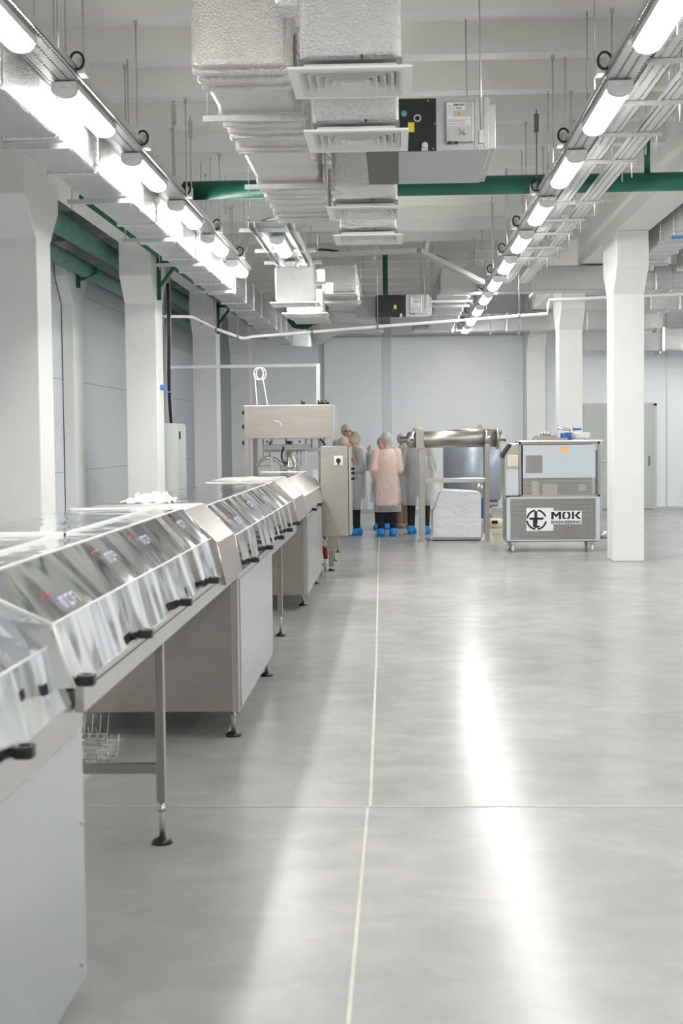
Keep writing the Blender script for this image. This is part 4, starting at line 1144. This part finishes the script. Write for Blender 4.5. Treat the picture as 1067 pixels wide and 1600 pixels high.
MB().box(wx0, wx1, Ym - .003, Ym - .001, v1, v2).build('small_grille', PERF, t)
MB().box(px0, m_(928, 750).x, Ym - .003, Ym - .001, ZM, v3).build('middle_grille', PERF, t)
MB().box(XS + .04, X1 - .05, Ym + .45, Ym + .46, ZM, ZT - .03).box(XS, X1, Ym + .02, Ym + D, ZM - .005, ZM).build('inner_sheet', GALVD, t)  # dark colour stands in for shade behind the upper grilles
MB().box(m_(832, 760).x, m_(843, 760).x, Ym + .1, Ym + .2, ZM + .01, v3 - .05).box(m_(850, 760).x, m_(872, 760).x, Ym + .12, Ym + .3, ZM + .01, v3 - .09).build('inner_block', CREAM, t)
MB().lathe((m_(912, 760).x, Ym + .15, ZM + .11), [(.05, 0), (.05, .1)], 'Y', 16).build('inner_fan', HOUSE, t)
p = m_(882, 702); MB().box(p.x - .042, p.x + .042, Ym - .012, Ym - .007, p.z - .042, p.z + .042).build('orange_note', ORANGE, t)
# left shoulder
P_ = [m_(788, 775), m_(788, 712), m_(801, 694), m_(811, 692), m_(811, 775)]
MB().prism([(p.x, p.z) for p in P_], Ym + .01, Ym + D - .05).build('left_housing', STEEL_L, t, .006)
p, q = m_(791, 773), m_(810, 733); MB().box(p.x, q.x, Ym, Ym + .012, p.z, q.z).build('film_patch', BLUEFILM, t)
p, q = m_(793, 729.5), m_(809, 711); vg = MB().box(p.x, q.x, Ym - .015, Ym + .01, p.z, q.z)
vg.build('vent_grille', CREAM, t, .004)
sl = MB()
for k in range(7):
    z_ = p.z + .02 + k * (q.z - p.z - .04) / 6; sl.box(p.x + .02, q.x - .02, Ym - .018, Ym - .014, z_ - .003, z_ + .003)
sl.build('vent_slats', HOUSE, t)
P_ = [m_(785, 716), m_(785, 710), m_(797, 694), m_(799, 696), m_(789, 710), m_(788, 716)]
MB().prism([(p.x, p.z) for p in P_], Ym, Ym + .5).build('lifted_flap', BLACK, t)
# top sheet and fittings
p, q = m_(812, 691), m_(940, 686.5)
MB().box(p.x, q.x + .02, Ym - .03, Ym + D, ZT, ZT + .025).build('top_sheet', CLEARW, t, .008)
ZZ = ZT + .025
def tp(px, py): return m_(px, py, Ym + .25)
MB().box(tp(830, 0).x, tp(885, 0).x, Ym + .2, Ym + .35, ZZ, ZZ + .035).box(tp(832, 0).x, tp(868, 0).x, Ym + .2, Ym + .3, ZZ + .035, ZZ + .065).build('valve_base', STEEL_W, t, .004)
hd = MB()
for px in (845, 850, 855): hd.ell((tp(px, 0).x, Ym + .25, ZZ + .09), (.03, .03, .03), 10, 6)
hd.tube([(tp(842, 0).x, Ym + .25, ZZ + .1), (tp(858, 0).x, Ym + .25, ZZ + .1)], .012, 8)
hd.build('hand_wheel', STEEL_L, t)
MB().lathe((tp(874, 0).x, Ym + .25, ZZ + .05), [(.055, 0), (.055, .15)], 'X', 18).build('blue_motor', BLUE, t)
MB().tube([(tp(867, 0).x, Ym + .25, ZZ), (tp(867, 0).x, Ym + .25, ZZ + .17)], .012, 8).tube([(tp(867, 0).x, Ym + .25, ZZ + .165), (tp(893, 0).x, Ym + .25, ZZ + .14)], .02, 10).tube([(tp(892, 0).x, Ym + .25, ZZ), (tp(892, 0).x, Ym + .25, ZZ + .19)], .022, 10).build('pipe_bend', STEEL_L, t)
MB().tube([(tp(893, 0).x, Ym + .25, ZZ + .15), (tp(907, 0).x, Ym + .25, ZZ + .15)], .02, 10, .012).build('blue_handle', BLUE, t)
MB().lathe((tp(894, 0).x, Ym + .3, ZZ + .055), [(.045, 0), (.045, .15), (.052, .16), (.052, .24)], 'X', 18).build('clear_cylinder', HOUSE, t)
MB().box(tp(866, 0).x, tp(868.5, 0).x, Ym + .24, Ym + .26, ZZ + .17, ZZ + .185).build('orange_cap', ORANGE, t)
# right side fittings
MB().box(X1, X1 + .06, Ym + .2, Ym + .5, ZM - .25, ZT - .12).build('side_box', BLUEFILM, t, .004)
MB().tube([(X1, Ym + .45, .2), (X1 + .16, Ym + .45, .2)], .055, 16).build('side_outlet', GALV, t)
MB().tube([(X1 + .03, Ym + .4, ZT - .28), (X1 + .13, Ym + .4, ZT - .28)], .018, 10).build('side_valve', STEEL_L, t)
# casters
for xx in (X0 + .09, X1 - .1):
    for yy in (Ym + .08, Ym + D - .1):
        w_ = MB().lathe((xx - .015, yy, .055), [(.045, 0), (.055, .006), (.055, .028), (.045, .034)], 'X', 20)
        cs = w_.build('caster_wheel', WPLAS, t)
        MB().box(xx - .025, xx - .018, yy - .02, yy + .02, .05, ZB).box(xx + .022, xx + .028, yy - .02, yy + .02, .05, ZB).box(xx - .04, xx + .04, yy - .04, yy + .04, ZB - .012, ZB).build('fork', STEEL_L, cs)
# sign
YS = Ym - .016
sg = MB().box(m_(819, 0).x, m_(862, 0).x, YS, YS + .004, m_(840, 829.5).z, m_(840, 793.5).z).box(m_(861.9, 0).x, m_(907, 0).x, YS, YS + .004, m_(880, 819).z, m_(880, 798).z).build('sign_plate', PAPER, t)
cx_, cz_ = m_(838, 812).x, m_(838, 812).z
lg = MB(); ro, ri = .142, .118
for a0, a1 in ((20, 82), (98, 170), (186, 262), (275, 350)):
    n_ = 10; vs = []
    for k in range(n_ + 1):
        a_ = math.radians(a0 + (a1 - a0) * k / n_)
        vs += [(cx_ + ro * math.cos(a_), YS - .002, cz_ + ro * math.sin(a_)), (cx_ + ri * math.cos(a_), YS - .002, cz_ + ri * math.sin(a_))]
    lg.add(vs, [(2 * k, 2 * k + 1, 2 * k + 3, 2 * k + 2) for k in range(n_)])
def poly(pp, s_=1, ox=cx_, oz=cz_):
    lg.add([(ox + u * s_, YS - .002, oz + v * s_) for u, v in pp], [tuple(range(len(pp)))])
poly([(-.03, .115), (.01, .12), (.01, .03), (-.03, .03)])
poly([(-.105, .03), (.105, .03), (.09, .0), (-.09, .0)])
poly([(-.05, .0), (.015, .0), (.01, -.06), (.0, -.075), (.045, -.085), (.04, -.105), (-.02, -.115), (-.05, -.09)])
lg.build('round_logo', INK, sg)
def text(body, x, z, size, m, parent, sx=1.0, off=0, y=YS):
    cu_ = bpy.data.curves.new('lettering', 'FONT'); cu_.body = body; cu_.size = size; cu_.offset = off; cu_.extrude = .0008
    o = bpy.data.objects.new('lettering', cu_); C.objects.link(o)
    dg = bpy.context.evaluated_depsgraph_get(); me = bpy.data.meshes.new_from_object(o.evaluated_get(dg))
    bpy.data.objects.remove(o)
    xs = [v.co.x for v in me.vertices]; x_0 = min(xs); wd = max(xs) - x_0
    for v in me.vertices:
        v.co = Vector((x + (v.co.x - x_0) * sx / wd, y - .002 + v.co.z, z + v.co.y)) - Vector(parent['_w'])
    me.materials.clear(); me.materials.append(m)
    n_ = bpy.data.objects.new('lettering', me); C.objects.link(n_); n_.parent = parent; n_['_w'] = parent['_w']
    return n_
zz0 = m_(880, 811).z; zz1 = m_(880, 799.5).z; u = (zz1 - zz0)
xM = m_(858.5, 0).x; xE = m_(906, 0).x; wtot = xE - xM
lt = MB()
def ply(pp, ox, wd):
    lt.add([(ox + a_ * wd, YS - .002, zz0 + b_ * u) for a_, b_ in pp], [tuple(range(len(pp)))])
wl = wtot * .33
for q4 in ([(0, 0), (.24, 0), (.24, 1), (0, 1)], [(.76, 0), (1, 0), (1, 1), (.76, 1)], [(.24, 1), (.24, .62), (.5, .22), (.5, .62)], [(.5, .22), (.76, .62), (.76, 1), (.5, .62)]): ply(q4, xM, wl)
xO = xM + wtot * .37
for q4 in ([(0, .2), (.2, 0), (.42, 0), (.42, .22), (.27, .22), (.27, .78), (.42, .78), (.42, 1), (.2, 1), (0, .8)], [(1, .2), (.8, 0), (.58, 0), (.58, .22), (.73, .22), (.73, .78), (.58, .78), (.58, 1), (.8, 1), (1, .8)]): ply(q4, xO, wtot * .27)
xK = xM + wtot * .69
for q4 in ([(0, 0), (.24, 0), (.24, 1), (0, 1)], [(.3, .5), (.68, 1), (1, 1), (.6, .5), (1, 0), (.68, 0)]): ply(q4, xK, wtot * .31)
lt.build('large_lettering', INK, sg)
text('ENGINEERING', xM, m_(880, 817.5).z, .052, INK, sg, sx=wtot * .985, off=.0012)


# ------------------------------------------------------------------ people
def capsule(mb, p0, p1, r0, r1, n=12):
    p0, p1 = Vector(p0), Vector(p1)
    mb.tube([p0, p1], r0, n, r1); mb.ell(p0, (r0,) * 3, n, 8); mb.ell(p1, (r1,) * 3, n, 8)


def chain(mb, pts, rs):
    for i in range(len(pts) - 1): capsule(mb, pts[i], pts[i + 1], rs[i], rs[i + 1])


def loft(mb, rings, n=20):
    vs = []
    for cx2, cy2, z_, rx, ry in rings:
        vs += [(cx2 + rx * math.cos(2 * PI * k / n), cy2 + ry * math.sin(2 * PI * k / n), z_) for k in range(n)]
    fs = [(i * n + k, i * n + (k + 1) % n, (i + 1) * n + (k + 1) % n, (i + 1) * n + k) for i in range(len(rings) - 1) for k in range(n)]
    fs += [tuple(range(n)), tuple((len(rings) - 1) * n + k for k in range(n))]
    mb.add(vs, fs, True)


def skin_obj(name, mb, m, parent, voxel=.011, smooth=4):
    o = mb.build(name, m, parent)
    r = o.modifiers.new('remesh', 'REMESH'); r.mode = 'VOXEL'; r.voxel_size = voxel; r.use_smooth_shade = True
    s_ = o.modifiers.new('smooth', 'SMOOTH'); s_.iterations = smooth; s_.factor = .5
    return o


def person(label, loc, yaw, h, jacket=GREYJ, gown=GOWN, hair=HAIRD, trousers=DARKT, hem=.28, inner_hem=.36, arms='front', glasses=False, net=NET,
           hood_=False, stance=.09, step=(0, 0), covers=True, wide=1.0, lean=0.0, shoe=None):
    t = thing('person', label, 'person', (0, 0, 0))
    k = h / 1.7
    def V(x, y, z): return Vector((x * k, y * k + lean * z * .15, z * k))
    sx = .168 * wide
    hipz = .88
    legs = []
    for s_, st in ((-1, step[0]), (1, step[1])):
        legs.append([V(s_ * .085, 0, hipz), V(s_ * stance, .012 + st * .5, .48), V(s_ * stance, -.01 + st, .085)])
    # arm joints
    def arm(s_, mode):
        sh = V(s_ * sx, 0, 1.38)
        if mode == 'front': return [sh, V(s_ * (sx + .045), -.03, 1.10), V(s_ * .08, .20, 1.06)]
        if mode == 'down': return [sh, V(s_ * (sx + .06), -.02, 1.10), V(s_ * (sx + .055), .04, .86)]
        if mode == 'raise': return [sh, V(s_ * (sx + .08), .10, 1.16), V(s_ * (sx + .02), .20, 1.42)]
        if mode == 'pocket': return [sh, V(s_ * (sx + .055), -.05, 1.12), V(s_ * (sx + .02), .09, .93)]
    if isinstance(arms, str): arms = (arms, arms)
    A = [arm(-1, arms[0]), arm(1, arms[1])]
    b = MB()
    # torso
    loft(b, [(0, 0, .80 * k, .15 * k, .10 * k), (0, 0, .92 * k, .165 * k, .11 * k), (0, 0, 1.08 * k, .135 * k, .095 * k), (0, .01 * k, 1.25 * k, .165 * k, .11 * k), (0, 0, 1.38 * k, .17 * k, .09 * k), (0, 0, 1.44 * k, .08 * k, .06 * k)])
    capsule(b, V(0, -.005, 1.42), V(0, .015, 1.53), .055 * k, .05 * k)
    hc = V(0, .02, 1.60)
    b.ell(hc, (.074 * k, .093 * k, .098 * k), 20, 14)
    b.ell(hc + Vector((0, .028 * k, -.058 * k)), (.052 * k, .06 * k, .055 * k), 16, 10)      # jaw
    b.ell(hc + Vector((0, .10 * k, -.028 * k)), (.012 * k, .018 * k, .020 * k), 10, 8)       # nose
    b.ell(hc + Vector((0, .088 * k, .0)), (.010 * k, .014 * k, .028 * k), 10, 8)
    for s_ in (-1, 1): b.ell(hc + Vector((s_ * .076 * k, -.002, -.015 * k)), (.010 * k, .02 * k, .03 * k), 10, 8)
    for L_ in legs:
        chain(b, L_, [.085 * k, .055 * k, .038 * k])
        capsule(b, L_[2] + Vector((0, -.01, -.03 * k)), L_[2] + Vector((0, .14 * k, -.05 * k)), .035 * k, .03 * k)
    for s_, A_ in zip((-1, 1), A):
        chain(b, A_, [.052 * k, .04 * k, .027 * k])
        d_ = (A_[2] - A_[1]).normalized(); side_ = d_.cross(Vector((s_, 0, 0)))
        side_ = side_.normalized() if side_.length > .1 else Vector((0, 0, 1)); side_ = d_.cross(side_).normalized() * .02 * k
        pal = A_[2] + d_ * .055 * k; side2 = d_.cross(Vector((0, 1, 0)) if abs(d_.y) < .8 else Vector((0, 0, 1))).normalized()
        pn = d_.cross(side2)
        b.ell(pal, (.03 * k, .03 * k, .03 * k), 10, 8); capsule(b, A_[2], pal + d_ * .02 * k, .026 * k, .03 * k)
        for f_, ln in ((-1.5, .055), (-.5, .07), (.5, .066), (1.5, .05)):
            r0 = pal + d_ * .035 * k + side2 * f_ * .017 * k; m1 = r0 + d_ * ln * .6 * k + pn * .006; m2 = m1 + d_ * ln * .4 * k + pn * .018 * k
            chain(b, [r0, m1, m2], [.009 * k, .008 * k, .007 * k])
        th = pal + side2 * -.028 * k; chain(b, [th, th + d_ * .03 * k - side2 * .018 * k, th + d_ * .055 * k - side2 * .012 * k], [.011 * k, .01 * k, .008 * k])
    skin_obj('body', b, SKIN, t, .0085, 2)
    # face
    e = MB()
    for s_ in (-1, 1): e.ell(hc + Vector((s_ * .03 * k, .082 * k, .005 * k)), (.011 * k, .009 * k, .007 * k), 8, 6)
    e.build('eyes', INK, t)
    MB().ell(hc + Vector((0, .088 * k, -.066 * k)), (.022 * k, .008 * k, .006 * k), 10, 6).build('mouth', LIPS, t)
    # hair and net
    rot = Matrix.Rotation(.45, 3, 'X')
    MB().ell(hc + Vector((0, -.008 * k, .012 * k)), (.083 * k, .098 * k, .100 * k), 20, 10, 0, PI * .56, rot).build('hair', hair, t)
    if hood_:
        MB().ell(hc + Vector((0, -.012 * k, -.008 * k)), (.098 * k, .115 * k, .125 * k), 22, 14, 0, PI * .72, Matrix.Rotation(.6, 3, 'X')).build('hood', net, t)
    else:
        MB().ell(hc + Vector((0, -.010 * k, .014 * k)), (.095 * k, .112 * k, .118 * k), 22, 12, 0, PI * .60, rot).build('hair_net', net, t)
    if glasses:
        g_ = MB()
        for s_ in (-1, 1):
            cc = hc + Vector((s_ * .032 * k, .104 * k, .004 * k))
            g_.tube([cc + Vector((.024 * math.cos(a), 0, .018 * math.sin(a))) for a in [2 * PI * j / 12 for j in range(13)]], .004, 6)
            g_.tube([cc + Vector((s_ * .024, 0, 0)), hc + Vector((s_ * .08 * k, 0, .004 * k))], .004, 6)
        g_.build('glasses', GLASSF, t)
    # trousers
    tr_ = MB()
    loft(tr_, [(0, 0, .82 * k, .16 * k, .115 * k), (0, 0, 1.0 * k, .16 * k, .115 * k)])
    for L_ in legs: chain(tr_, [L_[0], L_[1], L_[2] + Vector((0, 0, .02))], [.10 * k, .075 * k, .058 * k])
    skin_obj('trousers', tr_, trousers, t, .013, 2)
    # coat under the gown
    def coat(name, m, e_, hz, flare):
        c_ = MB()
        loft(c_, [(0, 0, hz * 1.7 * k, (.185 * wide + e_ + flare) * k, (.14 + e_ + flare * .6) * k), (0, 0, .75 * k, (.185 * wide + e_ + flare * .6) * k, (.145 + e_) * k), (0, 0, 1.0 * k, (.18 * wide + e_ + flare * .2) * k, (.14 + e_) * k),
                  (0, 0, 1.25 * k, (.185 * wide + e_) * k, (.135 + e_) * k), (0, 0, 1.38 * k, (.165 * wide + e_) * k, (.105 + e_) * k), (0, 0, 1.45 * k, (.085 + e_ * .6) * k, (.075 + e_ * .6) * k)])
        for A_ in A:
            chain(c_, [A_[0], A_[1], A_[1].lerp(A_[2], .93)], [(.068 + e_) * k, (.058 + e_) * k, (.042 + e_) * k])
        return skin_obj(name, c_, m, t, .013, 5)
    coat('jacket', jacket, .0, inner_hem, .0)
    coat('gown', gown, .022, hem, .035)
    MB().lathe(V(0, .0, 1.43), [((.085) * k, 0), (.078 * k, .03 * k), (.088 * k, .035 * k)], 'Z', 20).build('collar', gown, t)
    for L_ in legs:
        sh = MB(); f_ = L_[2]
        if covers:
            sh.ell((f_.x, f_.y + .055 * k, .05 * k), (.068 * k, .17 * k, .055 * k), 16, 10)
            sh.ell((f_.x, f_.y - .01, .085 * k), (.070 * k, .08 * k, .068 * k), 14, 8)
            sh.box(f_.x - .045 * k, f_.x + .045 * k, f_.y - .08 * k, f_.y + .19 * k, 0, .03)
            skin_obj('shoe_cover', sh, COVER, t, .012, 3)
        else:
            sh.ell((f_.x, f_.y + .055 * k, .045 * k), (.05 * k, .145 * k, .045 * k), 16, 10)
            sh.box(f_.x - .035 * k, f_.x + .035 * k, f_.y - .07 * k, f_.y + .17 * k, 0, .03)
            skin_obj('shoe', sh, shoe or SHOE, t, .012, 3)
    t.location = loc; t.rotation_euler = (0, 0, yaw)
    return t


def fp(px, py):
    p = at(px, py, Z=0); return (p.x, p.y, 0)


person('person in sheer grey gown seen from the side, right of the steel control box', fp(557, 836), 2.0, 1.70, jacket=GREYJ, hood_=True, hair=HAIRD, arms='front', hem=.25, step=(.03, -.03), stance=.06)
person('person with glasses and white hair net, face turned to us behind the filling machine', (at(541, 700, Y=25.6).x, 25.6, 0), PI + .35, 1.83, jacket=BLACKJ, glasses=True, hair=HAIRG, arms='down')
person('shorter person with pale hair net, half hidden behind the steel control box', (at(536, 700, Y=24.3).x, 24.3, 0), -1.3, 1.61, jacket=MIDJ, hair=HAIRB, arms='front')
person('person in pink coat under a sheer white gown, seen from behind', fp(605, 838), 0.12, 1.67, jacket=PINKC, gown=GOWNC, hair=HAIRG, arms=('pocket', 'front'), hem=.24, inner_hem=.30, wide=1.0, stance=.10)
person('person raising a hand behind the pink-coated person', fp(598, 827), PI - .3, 1.60, jacket=BLACKJ, hair=HAIRD, arms=('down', 'raise'), hem=.3, stance=.09)
person('person in brown trousers and beige shoes between the pink coat and the frame', (lambda q: (q[0], q[1] + .38, 0))(fp(629, 827)), PI + .5, 1.66, jacket=MIDJ, hair=HAIRG, trousers=BROWNT, covers=False, arms='front', stance=.055)
tall = person('tall person in sheer grey gown behind the left post of the tube frame', fp(654, 834), -.25, 1.76, jacket=MIDJ, hair=HAIRB, arms='pocket', hem=.27, wide=1.12, stance=.12)
# loose sheer panel beside the tall visitor, parented to that figure
sh = MB(); n_ = 10
vs = []
for i in range(n_ + 1):
    for j in range(7):
        f_ = i / n_; g_ = j / 6
        p = at(664 + 4 * f_ + (8 + 22 * f_) * g_, 712 + 78 * f_, Y=23.0 + .08 * math.sin(5 * g_ + 3 * f_))
        vs.append(p)
sh.add(vs, [(i * 7 + j, i * 7 + j + 1, (i + 1) * 7 + j + 1, (i + 1) * 7 + j) for i in range(n_) for j in range(6)], True)
so = sh.build('sheer_panel', FILM); so.modifiers.new('s', 'SOLIDIFY').thickness = .004
bpy.context.view_layer.update()
mw = so.matrix_world.copy(); so.parent = tall; so.matrix_parent_inverse = (Matrix.Translation(tall.location) @ tall.rotation_euler.to_matrix().to_4x4()).inverted()

for o in bpy.data.objects:
    if '_w' in o: del o['_w']
